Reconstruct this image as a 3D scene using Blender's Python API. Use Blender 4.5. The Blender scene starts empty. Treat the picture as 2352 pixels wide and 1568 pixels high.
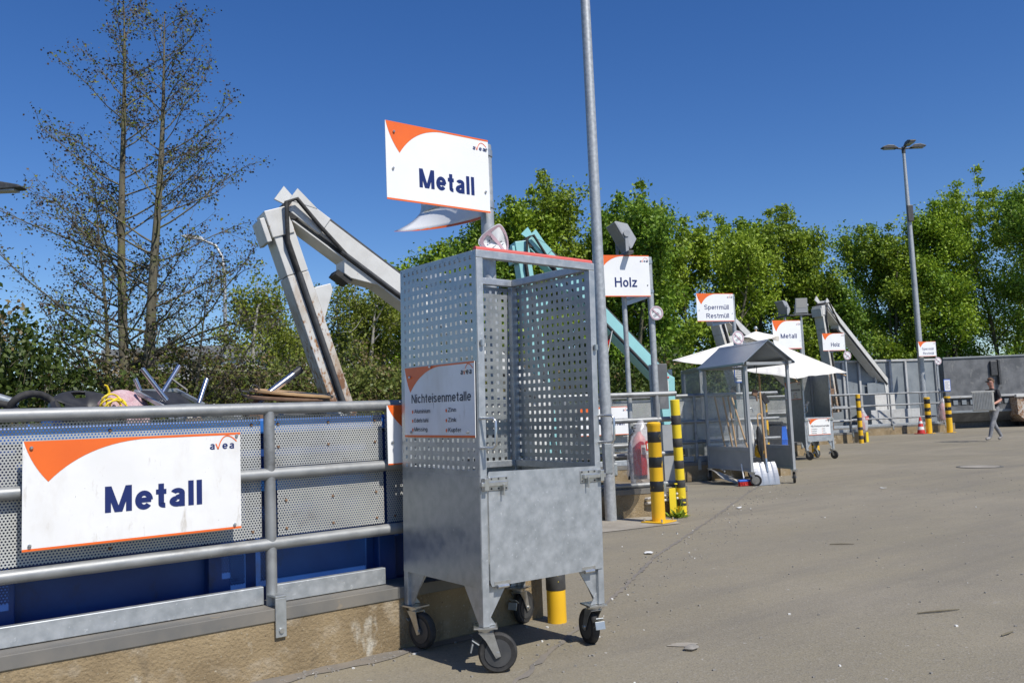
import bpy, bmesh, math, random
import numpy as np
from mathutils import Vector, Matrix, Euler

S = bpy.context.scene
COL = S.collection
R = math.radians

# ------------------------------------------------------------------ camera, sky, sun, exposure
# X runs along the nearest railing, Y points behind it, Z is up.
AZ, PITCH, ROLL, EYE = R(52.1), math.atan(176.0 / 2000.0), 0.041, 1.28
f0 = Vector((math.cos(AZ), math.sin(AZ), 0)); r0 = Vector((math.sin(AZ), -math.cos(AZ), 0)); u0 = Vector((0, 0, 1))
fw = f0 * math.cos(PITCH) + u0 * math.sin(PITCH)
up = u0 * math.cos(PITCH) - f0 * math.sin(PITCH)
rt = r0 * math.cos(ROLL) - up * math.sin(ROLL)
uu = r0 * math.sin(ROLL) + up * math.cos(ROLL)
cam_data = bpy.data.cameras.new('camera')
cam_data.sensor_width = 36.0
cam_data.lens = 2000.0 / 2352.0 * 36.0
cam_data.clip_start = 0.05
cam_data.clip_end = 3000.0
cam = bpy.data.objects.new('camera', cam_data); COL.objects.link(cam)
mw = Matrix((rt, uu, -fw)).transposed().to_4x4(); mw.translation = Vector((0, 0, EYE))
cam.matrix_world = mw
S.camera = cam

SUN_EL = R(50.0)
SUN_DIR = Vector((0.055 * math.cos(SUN_EL), -math.cos(SUN_EL), math.sin(SUN_EL))).normalized()   # towards the sun
W = bpy.data.worlds.new('World'); S.world = W; W.use_nodes = True
nt = W.node_tree
sky = nt.nodes.new('ShaderNodeTexSky'); sky.sky_type = 'NISHITA'; sky.sun_disc = False
sky.sun_elevation = SUN_EL
sky.sun_rotation = math.atan2(SUN_DIR.x, SUN_DIR.y)
sky.altitude = 100.0; sky.air_density = 1.0; sky.dust_density = 0.0; sky.ozone_density = 4.5
bg = nt.nodes['Background']; bg.inputs['Strength'].default_value = 0.105
hsv = nt.nodes.new('ShaderNodeHueSaturation'); hsv.inputs['Hue'].default_value = 0.512; hsv.inputs['Saturation'].default_value = 1.25; hsv.inputs['Value'].default_value = 1.08
nt.links.new(sky.outputs['Color'], hsv.inputs['Color']); nt.links.new(hsv.outputs['Color'], bg.inputs['Color'])
sl = bpy.data.lights.new('sun', 'SUN'); sl.energy = 5.0; sl.angle = R(0.53); sl.color = (1.0, 0.95, 0.87)
so = bpy.data.objects.new('sun', sl); COL.objects.link(so)
so.rotation_euler = SUN_DIR.to_track_quat('Z', 'Y').to_euler()
so.location = (0, -20, 30)
S.view_settings.view_transform = 'Standard'
S.view_settings.look = 'None'
S.view_settings.exposure = 0.0
S.view_settings.gamma = 1.0
S.view_settings.use_curve_mapping = False
S.cycles.max_bounces = 8; S.cycles.transparent_max_bounces = 24
S.cycles.use_denoising = True

# ------------------------------------------------------------------ materials
MATS = {}
def newmat(name):
    m = bpy.data.materials.new(name); m.use_nodes = True; MATS[name] = m
    return m, m.node_tree, m.node_tree.nodes['Principled BSDF']

def coords(nt, rnd=True):
    tc = nt.nodes.new('ShaderNodeTexCoord')
    if not rnd: return tc.outputs['Object']
    oi = nt.nodes.new('ShaderNodeObjectInfo')
    ma = nt.nodes.new('ShaderNodeMath'); ma.operation = 'MULTIPLY'; ma.inputs[1].default_value = 37.0
    nt.links.new(oi.outputs['Random'], ma.inputs[0])
    va = nt.nodes.new('ShaderNodeVectorMath'); va.operation = 'ADD'
    nt.links.new(tc.outputs['Object'], va.inputs[0]); nt.links.new(ma.outputs[0], va.inputs[1])
    return va.outputs[0]

def noise(nt, co, scale, detail=5, rough=0.55, stretch=None, dist=0.0):
    if stretch:
        mp = nt.nodes.new('ShaderNodeMapping'); mp.inputs['Scale'].default_value = stretch
        nt.links.new(co, mp.inputs['Vector']); co = mp.outputs[0]
    n = nt.nodes.new('ShaderNodeTexNoise'); n.inputs['Scale'].default_value = scale
    n.inputs['Detail'].default_value = detail; n.inputs['Roughness'].default_value = rough
    n.inputs['Distortion'].default_value = dist
    nt.links.new(co, n.inputs['Vector'])
    return n.outputs['Fac']

def ramp(nt, fac, lo, hi):
    r = nt.nodes.new('ShaderNodeMapRange'); r.inputs['From Min'].default_value = lo; r.inputs['From Max'].default_value = hi
    nt.links.new(fac, r.inputs['Value']); return r.outputs[0]

def mixc(nt, fac, a, b):
    m = nt.nodes.new('ShaderNodeMix'); m.data_type = 'RGBA'
    if isinstance(fac, (int, float)): m.inputs[0].default_value = fac
    else: nt.links.new(fac, m.inputs[0])
    for i, c in ((6, a), (7, b)):
        if isinstance(c, (tuple, list)): m.inputs[i].default_value = (*c[:3], 1)
        else: nt.links.new(c, m.inputs[i])
    return m.outputs[2]

def bumpn(nt, p, h, strength, dist):
    b = nt.nodes.new('ShaderNodeBump'); b.inputs['Strength'].default_value = strength; b.inputs['Distance'].default_value = dist
    nt.links.new(h, b.inputs['Height']); nt.links.new(b.outputs[0], p.inputs['Normal'])

def mat(name, c1, c2=None, scale=6, lo=0.35, hi=0.65, rough=0.6, metal=0.0, wear=(), bump=0.0, bscale=50, bdist=0.004,
        rough2=None, stretch=None, rnd=True, spec=0.5):
    m, nt, p = newmat(name)
    p.inputs['Roughness'].default_value = rough; p.inputs['Metallic'].default_value = metal
    p.inputs['Specular IOR Level'].default_value = spec
    if c2 is None and not wear and not bump:
        p.inputs['Base Color'].default_value = (*c1, 1); return m
    co = coords(nt, rnd)
    col = c1
    if c2 is not None:
        f = ramp(nt, noise(nt, co, scale, stretch=stretch), lo, hi)
        col = mixc(nt, f, c1, c2)
        if rough2 is not None:
            rr = nt.nodes.new('ShaderNodeMapRange'); rr.inputs['To Min'].default_value = rough; rr.inputs['To Max'].default_value = rough2
            nt.links.new(f, rr.inputs['Value']); nt.links.new(rr.outputs[0], p.inputs['Roughness'])
    for (wc, ws, wl, wh, wst) in wear:
        f = ramp(nt, noise(nt, co, ws, detail=7, rough=0.65, stretch=wst), wl, wh)
        col = mixc(nt, f, col, wc)
    if isinstance(col, tuple): p.inputs['Base Color'].default_value = (*col, 1)
    else: nt.links.new(col, p.inputs['Base Color'])
    if bump: bumpn(nt, p, noise(nt, co, bscale), bump, bdist)
    return m

mat('galv', (0.37, 0.395, 0.41), (0.51, 0.53, 0.54), scale=18, lo=0.3, hi=0.7, rough=0.42, rough2=0.55, metal=0.62,
    wear=[((0.62, 0.64, 0.65), 45, 0.60, 0.70, None), ((0.24, 0.25, 0.26), 5, 0.66, 0.80, None)])
mat('galv_tube', (0.25, 0.262, 0.268), (0.345, 0.355, 0.355), scale=9, lo=0.3, hi=0.7, rough=0.45, rough2=0.6, metal=0.45,
    wear=[((0.13, 0.13, 0.128), 5, 0.52, 0.72, (0.5, 1, 1)), ((0.22, 0.12, 0.06), 5, 0.74, 0.82, None), ((0.6, 0.6, 0.58), 30, 0.68, 0.75, None)], bump=0.15, bscale=40)
mat('galv_pole', (0.34, 0.36, 0.37), (0.47, 0.49, 0.50), scale=22, lo=0.35, hi=0.65, rough=0.5, metal=0.4,
    wear=[((0.25, 0.26, 0.27), 3, 0.55, 0.8, None), ((0.55, 0.56, 0.56), 60, 0.62, 0.7, None)])
mat('galv_plain', (0.36, 0.385, 0.39), (0.46, 0.48, 0.48), scale=16, lo=0.35, hi=0.65, rough=0.30, rough2=0.42, metal=0.62,
    wear=[((0.56, 0.57, 0.56), 38, 0.64, 0.72, None), ((0.16, 0.17, 0.18), 11, 0.73, 0.78, None)])
mat('zinc', (0.62, 0.63, 0.62), (0.5, 0.5, 0.48), scale=30, rough=0.3, metal=0.85)
mat('steel_dark', (0.05, 0.052, 0.055), (0.08, 0.08, 0.08), scale=12, rough=0.5, metal=0.2)
mat('grey_paint', (0.30, 0.315, 0.325), (0.35, 0.36, 0.365), scale=5, rough=0.42, metal=0.1)
mat('black_rubber', (0.018, 0.018, 0.018), (0.05, 0.048, 0.045), scale=20, lo=0.4, hi=0.75, rough=0.75, bump=0.2, bscale=120)
mat('black_plastic', (0.02, 0.02, 0.021), (0.035, 0.035, 0.036), scale=20, rough=0.5)
mat('sign_white', (0.82, 0.83, 0.83), (0.78, 0.79, 0.79), scale=4, rough=0.32,
    wear=[((0.45, 0.43, 0.40), 14, 0.74, 0.80, (1, 1, 0.35))])
mat('sign_worn', (0.80, 0.80, 0.79), (0.74, 0.74, 0.73), scale=4, rough=0.38,
    wear=[((0.45, 0.41, 0.35), 9, 0.62, 0.78, (1.6, 1, 0.45)), ((0.50, 0.45, 0.36), 3.0, 0.52, 0.95, (1, 1, 0.4)), ((0.25, 0.24, 0.23), 30, 0.695, 0.72, (1.3, 1, 0.22)), ((0.30, 0.28, 0.26), 55, 0.70, 0.73, (1, 1, 1))])
mat('orange', (0.80, 0.145, 0.018), (0.74, 0.13, 0.018), scale=6, rough=0.38, wear=[((0.72, 0.36, 0.2), 30, 0.74, 0.78, None)])
mat('ink_blue', (0.008, 0.02, 0.12), rough=0.4)
mat('ink_dark', (0.012, 0.013, 0.03), rough=0.4)
mat('red_paint', (0.55, 0.03, 0.025), (0.46, 0.03, 0.025), scale=8, rough=0.45)
mat('red_foam', (0.62, 0.10, 0.09), (0.55, 0.13, 0.11), scale=14, rough=0.8)
mat('white_paint', (0.60, 0.60, 0.575), (0.50, 0.49, 0.46), scale=5, lo=0.4, hi=0.75, rough=0.42,
    wear=[((0.30, 0.16, 0.07), 7, 0.645, 0.71, (1, 1, 0.7)), ((0.42, 0.36, 0.29), 3, 0.60, 0.85, (1, 1, 0.3))])
mat('white_rusty', (0.58, 0.57, 0.54), (0.47, 0.44, 0.38), scale=5, lo=0.4, hi=0.7, rough=0.5,
    wear=[((0.30, 0.15, 0.06), 26, 0.53, 0.62, (1, 1, 0.5)), ((0.36, 0.26, 0.17), 4, 0.48, 0.75, (1, 1, 0.3)), ((0.20, 0.10, 0.05), 8, 0.60, 0.66, (1, 1, 0.6))])
def rust_by_height(name, z0, z1):
    # rust creeps up from the lower end: the wear of the second and fourth layer is shifted by the object's own height
    m = MATS[name]; nt = m.node_tree
    tc = nt.nodes.new('ShaderNodeTexCoord'); sx = nt.nodes.new('ShaderNodeSeparateXYZ'); nt.links.new(tc.outputs['Object'], sx.inputs[0])
    mr = nt.nodes.new('ShaderNodeMapRange'); mr.inputs['From Min'].default_value = z0; mr.inputs['From Max'].default_value = z1
    mr.inputs['To Min'].default_value = 0.075; mr.inputs['To Max'].default_value = -0.11; nt.links.new(sx.outputs['Z'], mr.inputs['Value'])
    for n in [n for n in nt.nodes if n.type == 'MAP_RANGE' and n is not mr and n.inputs['Value'].is_linked and n.inputs['Value'].links[0].from_node.type == 'TEX_NOISE'][1:]:
        src = n.inputs['Value'].links[0].from_socket
        ad = nt.nodes.new('ShaderNodeMath'); ad.operation = 'ADD'; nt.links.new(src, ad.inputs[0]); nt.links.new(mr.outputs[0], ad.inputs[1]); nt.links.new(ad.outputs[0], n.inputs['Value'])
rust_by_height('white_rusty', 1.4, 3.2)
mat('turquoise', (0.30, 0.60, 0.60), (0.27, 0.55, 0.56), scale=5, rough=0.4,
    wear=[((0.30, 0.17, 0.08), 9, 0.70, 0.76, (1, 1, 0.7)), ((0.18, 0.30, 0.30), 3, 0.64, 0.9, (1, 1, 0.3))])
mat('brown_rust', (0.16, 0.09, 0.055), (0.25, 0.16, 0.10), scale=9, rough=0.8, bump=0.3)
mat('blue_wall_shaded', (0.004, 0.033, 0.165), (0.008, 0.055, 0.23), scale=3, rough=0.5, wear=[((0.02, 0.025, 0.04), 5, 0.55, 0.75, (1, 1, 0.5))])  # container blue darkened, the deep shade behind the railing painted into its colour
mat('blue_paint', (0.014, 0.11, 0.43), (0.03, 0.16, 0.50), scale=4, rough=0.45,
    wear=[((0.10, 0.20, 0.38), 8, 0.62, 0.8, (1, 1, 0.5)), ((0.10, 0.07, 0.06), 10, 0.72, 0.78, None)])
mat('yellow', (0.80, 0.47, 0.015), (0.74, 0.42, 0.015), scale=5, rough=0.42,
    wear=[((0.35, 0.2, 0.05), 16, 0.70, 0.78, (1, 1, 0.5))])
mat('yellow_acid', (0.80, 0.60, 0.02), (0.72, 0.53, 0.02), scale=5, rough=0.45,
    wear=[((0.28, 0.16, 0.04), 16, 0.66, 0.75, (1, 1, 0.5))])
mat('tape_black', (0.012, 0.012, 0.013), (0.022, 0.022, 0.022), scale=14, rough=0.35,
    wear=[((0.70, 0.42, 0.02), 21, 0.615, 0.635, (1, 1, 0.45))])
mat('tape_worn', (0.035, 0.034, 0.033), (0.06, 0.058, 0.055), scale=14, rough=0.55,
    wear=[((0.60, 0.45, 0.03), 17, 0.655, 0.675, (1, 1, 0.6))])
mat('wood', (0.52, 0.34, 0.17), (0.43, 0.27, 0.13), scale=12, rough=0.6, stretch=(1, 1, 0.15))
mat('aluminium', (0.46, 0.47, 0.48), (0.36, 0.36, 0.37), scale=9, rough=0.42, metal=0.7)
mat('chrome', (0.72, 0.72, 0.75), (0.55, 0.55, 0.58), scale=5, rough=0.2, metal=0.95)
mat('canvas', (0.83, 0.81, 0.76), (0.77, 0.745, 0.69), scale=3, rough=0.85)
mat('bright_green', (0.02, 0.22, 0.09), rough=0.4)
mat('blue_plastic', (0.02, 0.12, 0.55), rough=0.4)
mat('white_plastic', (0.78, 0.77, 0.74), (0.68, 0.66, 0.62), scale=7, rough=0.4)
mat('dirty_plastic', (0.62, 0.60, 0.55), (0.45, 0.41, 0.35), scale=9, rough=0.5)
mat('pink_cloth', (0.52, 0.32, 0.35), (0.62, 0.46, 0.47), scale=20, rough=0.95, bump=0.8, bscale=60, bdist=0.02)
mat('paper', (0.75, 0.75, 0.72), rough=0.8)
mat('stone', (0.30, 0.28, 0.25), (0.2, 0.19, 0.17), scale=30, rough=0.9)
mat('bark', (0.085, 0.075, 0.055), (0.15, 0.135, 0.09), scale=9, rough=0.95, bump=0.5, bscale=20, bdist=0.02,
    wear=[((0.13, 0.14, 0.05), 4, 0.5, 0.7, None)], stretch=(1, 1, 0.3))
mat('twig', (0.10, 0.085, 0.06), (0.17, 0.15, 0.10), scale=7, rough=0.95)
mat('birch_bark', (0.42, 0.40, 0.36), (0.20, 0.19, 0.17), scale=6, rough=0.9)
mat('skin', (0.50, 0.25, 0.18), rough=0.55)
mat('hair', (0.13, 0.065, 0.03), (0.09, 0.045, 0.02), scale=40, rough=0.7)
mat('black_cloth', (0.022, 0.022, 0.025), (0.035, 0.035, 0.038), scale=20, rough=0.9)
mat('grey_denim', (0.16, 0.165, 0.18), (0.33, 0.33, 0.34), scale=7, lo=0.4, hi=0.7, rough=0.9)
mat('shoe', (0.42, 0.40, 0.37), (0.2, 0.19, 0.18), scale=12, rough=0.8)
mat('turq_cloth', (0.12, 0.45, 0.38), rough=0.9)
mat('flag_black', (0.012, 0.012, 0.012), rough=0.8); mat('flag_red', (0.55, 0.01, 0.012), rough=0.8); mat('flag_gold', (0.8, 0.50, 0.01), rough=0.8)
mat('radiator_enamel', (0.62, 0.61, 0.55), (0.52, 0.50, 0.44), scale=8, rough=0.45)
mat('dark_grey_steel', (0.10, 0.105, 0.11), (0.17, 0.175, 0.18), scale=2.5, rough=0.55, metal=0.15,
    wear=[((0.25, 0.25, 0.24), 5, 0.58, 0.75, (1, 1, 0.5)), ((0.05, 0.045, 0.04), 3, 0.6, 0.8, None)])
mat('mid_grey_steel', (0.19, 0.215, 0.235), (0.25, 0.275, 0.29), scale=2, rough=0.5, metal=0.1,
    wear=[((0.10, 0.10, 0.10), 4, 0.62, 0.8, (1, 1, 0.3))])
mat('light_steel', (0.48, 0.49, 0.49), (0.38, 0.38, 0.37), scale=4, rough=0.5, wear=[((0.24, 0.17, 0.11), 5, 0.64, 0.75, (1, 1, 0.4))])
mat('roof_metal', (0.30, 0.335, 0.37), (0.36, 0.39, 0.42), scale=1.5, rough=0.33, metal=0.55)
mat('far_wall', (0.52, 0.53, 0.54), rough=0.8); mat('far_roof', (0.20, 0.205, 0.215), rough=0.8)
mat('lamp_lens', (0.35, 0.35, 0.33), rough=0.2); mat('pale_magenta', (0.52, 0.36, 0.40), rough=0.5)
mat('dandelion', (0.75, 0.58, 0.01), rough=0.7)

def glass_mat(name, tint, alpha, rough, dirt):
    m, nt, p = newmat(name)
    p.inputs['Base Color'].default_value = (*tint, 1); p.inputs['Roughness'].default_value = rough
    co = coords(nt)
    f = ramp(nt, noise(nt, co, 3.0, detail=8, rough=0.7, stretch=(1, 1, 0.5)), 0.35, 0.75)
    mr = nt.nodes.new('ShaderNodeMapRange'); mr.inputs['To Min'].default_value = alpha; mr.inputs['To Max'].default_value = alpha + dirt
    nt.links.new(f, mr.inputs['Value']); nt.links.new(mr.outputs[0], p.inputs['Alpha'])
    return m
glass_mat('plexiglass', (0.55, 0.57, 0.56), 0.05, 0.08, 0.14)
glass_mat('plastic_bag', (0.80, 0.78, 0.78), 0.22, 0.22, 0.5)

def perforated(name, base, pitch, hole):
    m = MATS[base].copy(); m.name = name; MATS[name] = m
    nt = m.node_tree; p = nt.nodes['Principled BSDF']; out = nt.nodes['Material Output']
    tc = nt.nodes.new('ShaderNodeTexCoord'); sx = nt.nodes.new('ShaderNodeSeparateXYZ'); nt.links.new(tc.outputs['Object'], sx.inputs[0])
    def M(op, a, b=None):
        n = nt.nodes.new('ShaderNodeMath'); n.operation = op
        for i, v in enumerate((a, b)):
            if v is None: continue
            if isinstance(v, (int, float)): n.inputs[i].default_value = v
            else: nt.links.new(v, n.inputs[i])
        return n.outputs[0]
    px, pz = pitch, pitch * 1.732
    def grid(ox, oz):
        ax = M('MULTIPLY', M('SUBTRACT', M('FRACT', M('ADD', M('DIVIDE', sx.outputs['X'], px), ox + 100.0)), 0.5), px)
        az = M('MULTIPLY', M('SUBTRACT', M('FRACT', M('ADD', M('DIVIDE', sx.outputs['Z'], pz), oz + 100.0)), 0.5), pz)
        return M('ADD', M('MULTIPLY', ax, ax), M('MULTIPLY', az, az))
    d = M('MINIMUM', grid(0, 0), grid(0.5, 0.5))
    h = M('LESS_THAN', d, (hole / 2) ** 2)
    tr = nt.nodes.new('ShaderNodeBsdfTransparent'); mx = nt.nodes.new('ShaderNodeMixShader')
    nt.links.new(h, mx.inputs[0]); nt.links.new(p.outputs[0], mx.inputs[1]); nt.links.new(tr.outputs[0], mx.inputs[2])
    nt.links.new(mx.outputs[0], out.inputs['Surface'])
    return m
mat('perf_base', (0.50, 0.51, 0.49), (0.40, 0.41, 0.40), scale=4, rough=0.5, metal=0.25, wear=[((0.28, 0.26, 0.23), 6, 0.6, 0.8, None)])
perforated('perforated', 'perf_base', 0.0150, 0.0088)
perforated('perforated_far', 'perf_base', 0.022, 0.012)

def leafmat(name, c1, c2, transl=0.35):
    m, nt, p = newmat(name)
    g = nt.nodes.new('ShaderNodeNewGeometry'); oi = nt.nodes.new('ShaderNodeObjectInfo')
    col = mixc(nt, g.outputs['Random Per Island'], c1, c2)
    hs = nt.nodes.new('ShaderNodeHueSaturation'); nt.links.new(col, hs.inputs['Color'])
    mr = nt.nodes.new('ShaderNodeMapRange'); mr.inputs['To Min'].default_value = 0.82; mr.inputs['To Max'].default_value = 1.18
    nt.links.new(oi.outputs['Random'], mr.inputs['Value']); nt.links.new(mr.outputs[0], hs.inputs['Value'])
    nt.links.new(hs.outputs[0], p.inputs['Base Color']); p.inputs['Roughness'].default_value = 0.5
    p.inputs['Specular IOR Level'].default_value = 0.35
    t = nt.nodes.new('ShaderNodeBsdfTranslucent'); nt.links.new(hs.outputs[0], t.inputs['Color'])
    mx = nt.nodes.new('ShaderNodeMixShader'); mx.inputs[0].default_value = transl
    nt.links.new(p.outputs[0], mx.inputs[1]); nt.links.new(t.outputs[0], mx.inputs[2])
    nt.links.new(mx.outputs[0], nt.nodes['Material Output'].inputs['Surface'])
    return m
leafmat('leaf_maple', (0.09, 0.17, 0.010), (0.34, 0.46, 0.035), 0.26)
leafmat('leaf_fresh', (0.08, 0.17, 0.014), (0.27, 0.41, 0.045), 0.26)
leafmat('leaf_yellow', (0.11, 0.18, 0.012), (0.34, 0.44, 0.04), 0.26)
leafmat('leaf_dark', (0.035, 0.065, 0.010), (0.11, 0.15, 0.026), 0.22)
leafmat('leaf_bramble', (0.07, 0.11, 0.018), (0.24, 0.26, 0.065), 0.3)
leafmat('leaf_birch', (0.14, 0.19, 0.02), (0.28, 0.31, 0.05), 0.4)
leafmat('leaf_brown', (0.13, 0.095, 0.045), (0.22, 0.17, 0.075), 0.25)
leafmat('alder_cone', (0.035, 0.025, 0.02), (0.075, 0.055, 0.035), 0.0)

# ground materials
def asphalt():
    m, nt, p = newmat('asphalt')
    tc = nt.nodes.new('ShaderNodeTexCoord'); co = tc.outputs['Object']
    big = ramp(nt, noise(nt, co, 0.35, detail=6, rough=0.6), 0.3, 0.7)
    col = mixc(nt, big, (0.232, 0.205, 0.146), (0.270, 0.236, 0.166))
    dusty = ramp(nt, noise(nt, co, 0.22, detail=6, rough=0.62, dist=0.8), 0.46, 0.70)
    col = mixc(nt, dusty, col, (0.31, 0.272, 0.20))
    mid = ramp(nt, noise(nt, co, 1.5, detail=8, rough=0.72, stretch=(0.35, 1, 1)), 0.38, 0.72)
    mm = nt.nodes.new('ShaderNodeMath'); mm.operation = 'MULTIPLY'; mm.inputs[1].default_value = 0.6; nt.links.new(mid, mm.inputs[0])
    col = mixc(nt, mm.outputs[0], col, (0.180, 0.165, 0.140))
    v = nt.nodes.new('ShaderNodeTexVoronoi'); v.inputs['Scale'].default_value = 95; nt.links.new(co, v.inputs['Vector'])
    sp = nt.nodes.new('ShaderNodeSeparateColor'); nt.links.new(v.outputs['Color'], sp.inputs[0])
    m2 = nt.nodes.new('ShaderNodeMath'); m2.operation = 'MULTIPLY'; m2.inputs[1].default_value = 0.3; nt.links.new(ramp(nt, sp.outputs[0], 0.72, 1.0), m2.inputs[0])
    col = mixc(nt, m2.outputs[0], col, (0.34, 0.32, 0.285))
    m3 = nt.nodes.new('ShaderNodeMath'); m3.operation = 'MULTIPLY'; m3.inputs[1].default_value = 0.32; nt.links.new(ramp(nt, sp.outputs[1], 0.75, 1.0), m3.inputs[0])
    col = mixc(nt, m3.outputs[0], col, (0.09, 0.085, 0.078))
    splash = ramp(nt, noise(nt, co, 3.3, detail=8, rough=0.72, stretch=(0.6, 1.2, 1)), 0.655, 0.76)
    col = mixc(nt, splash, col, (0.42, 0.41, 0.39))
    drop = ramp(nt, noise(nt, co, 17, detail=2, rough=0.5), 0.735, 0.76)
    col = mixc(nt, drop, col, (0.42, 0.40, 0.37))
    mp = nt.nodes.new('ShaderNodeMapping'); mp.inputs['Rotation'].default_value = (0, 0, R(-31)); mp.inputs['Scale'].default_value = (0.05, 1.1, 1); nt.links.new(co, mp.inputs['Vector'])
    trk = ramp(nt, noise(nt, mp.outputs[0], 1.5, detail=6, rough=0.6), 0.54, 0.74)
    m4 = nt.nodes.new('ShaderNodeMath'); m4.operation = 'MULTIPLY'; m4.inputs[1].default_value = 0.45; nt.links.new(trk, m4.inputs[0])
    col = mixc(nt, m4.outputs[0], col, (0.15, 0.138, 0.118))
    oil = ramp(nt, noise(nt, co, 0.9, detail=5, rough=0.55), 0.70, 0.78)
    m5 = nt.nodes.new('ShaderNodeMath'); m5.operation = 'MULTIPLY'; m5.inputs[1].default_value = 0.4; nt.links.new(oil, m5.inputs[0])
    col = mixc(nt, m5.outputs[0], col, (0.12, 0.112, 0.10))
    nt.links.new(col, p.inputs['Base Color'])
    rr = nt.nodes.new('ShaderNodeMapRange'); rr.inputs['To Min'].default_value = 0.72; rr.inputs['To Max'].default_value = 0.9
    nt.links.new(mid, rr.inputs['Value']); nt.links.new(rr.outputs[0], p.inputs['Roughness'])
    p.inputs['Specular IOR Level'].default_value = 0.3
    bumpn(nt, p, v.outputs['Distance'], 0.3, 0.006)
asphalt()
mat('dust', (0.235, 0.205, 0.165), (0.16, 0.15, 0.135), scale=7, lo=0.3, hi=0.7, rough=0.95, bump=0.3, bscale=80, rnd=False)
mat('concrete_pad', (0.36, 0.33, 0.275), (0.24, 0.215, 0.175), scale=2.5, lo=0.35, hi=0.7, rough=0.9, rnd=False,
    wear=[((0.44, 0.42, 0.38), 9, 0.6, 0.75, None)], bump=0.3, bscale=60)
mat('concrete_wall', (0.31, 0.235, 0.135), (0.19, 0.14, 0.078), scale=2.2, lo=0.35, hi=0.68, rough=0.95, rnd=False,
    wear=[((0.36, 0.30, 0.215), 5, 0.54, 0.72, (1, 1, 1.3)), ((0.46, 0.43, 0.36), 1.9, 0.61, 0.67, (1, 1, 0.4)), ((0.10, 0.08, 0.055), 3, 0.58, 0.75, (1, 1, 0.5)), ((0.40, 0.35, 0.26), 60, 0.60, 0.68, None), ((0.12, 0.09, 0.06), 48, 0.62, 0.70, None)], bump=0.9, bscale=55, bdist=0.012)
mat('cap_steel', (0.13, 0.128, 0.12), (0.19, 0.175, 0.15), scale=4, rough=0.65, rnd=False, wear=[((0.32, 0.25, 0.16), 6, 0.62, 0.78, None), ((0.34, 0.33, 0.31), 3, 0.7, 0.8, None)])
mat('lower_ground', (0.16, 0.14, 0.10), (0.08, 0.10, 0.04), scale=0.4, rough=0.95, rnd=False)

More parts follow.
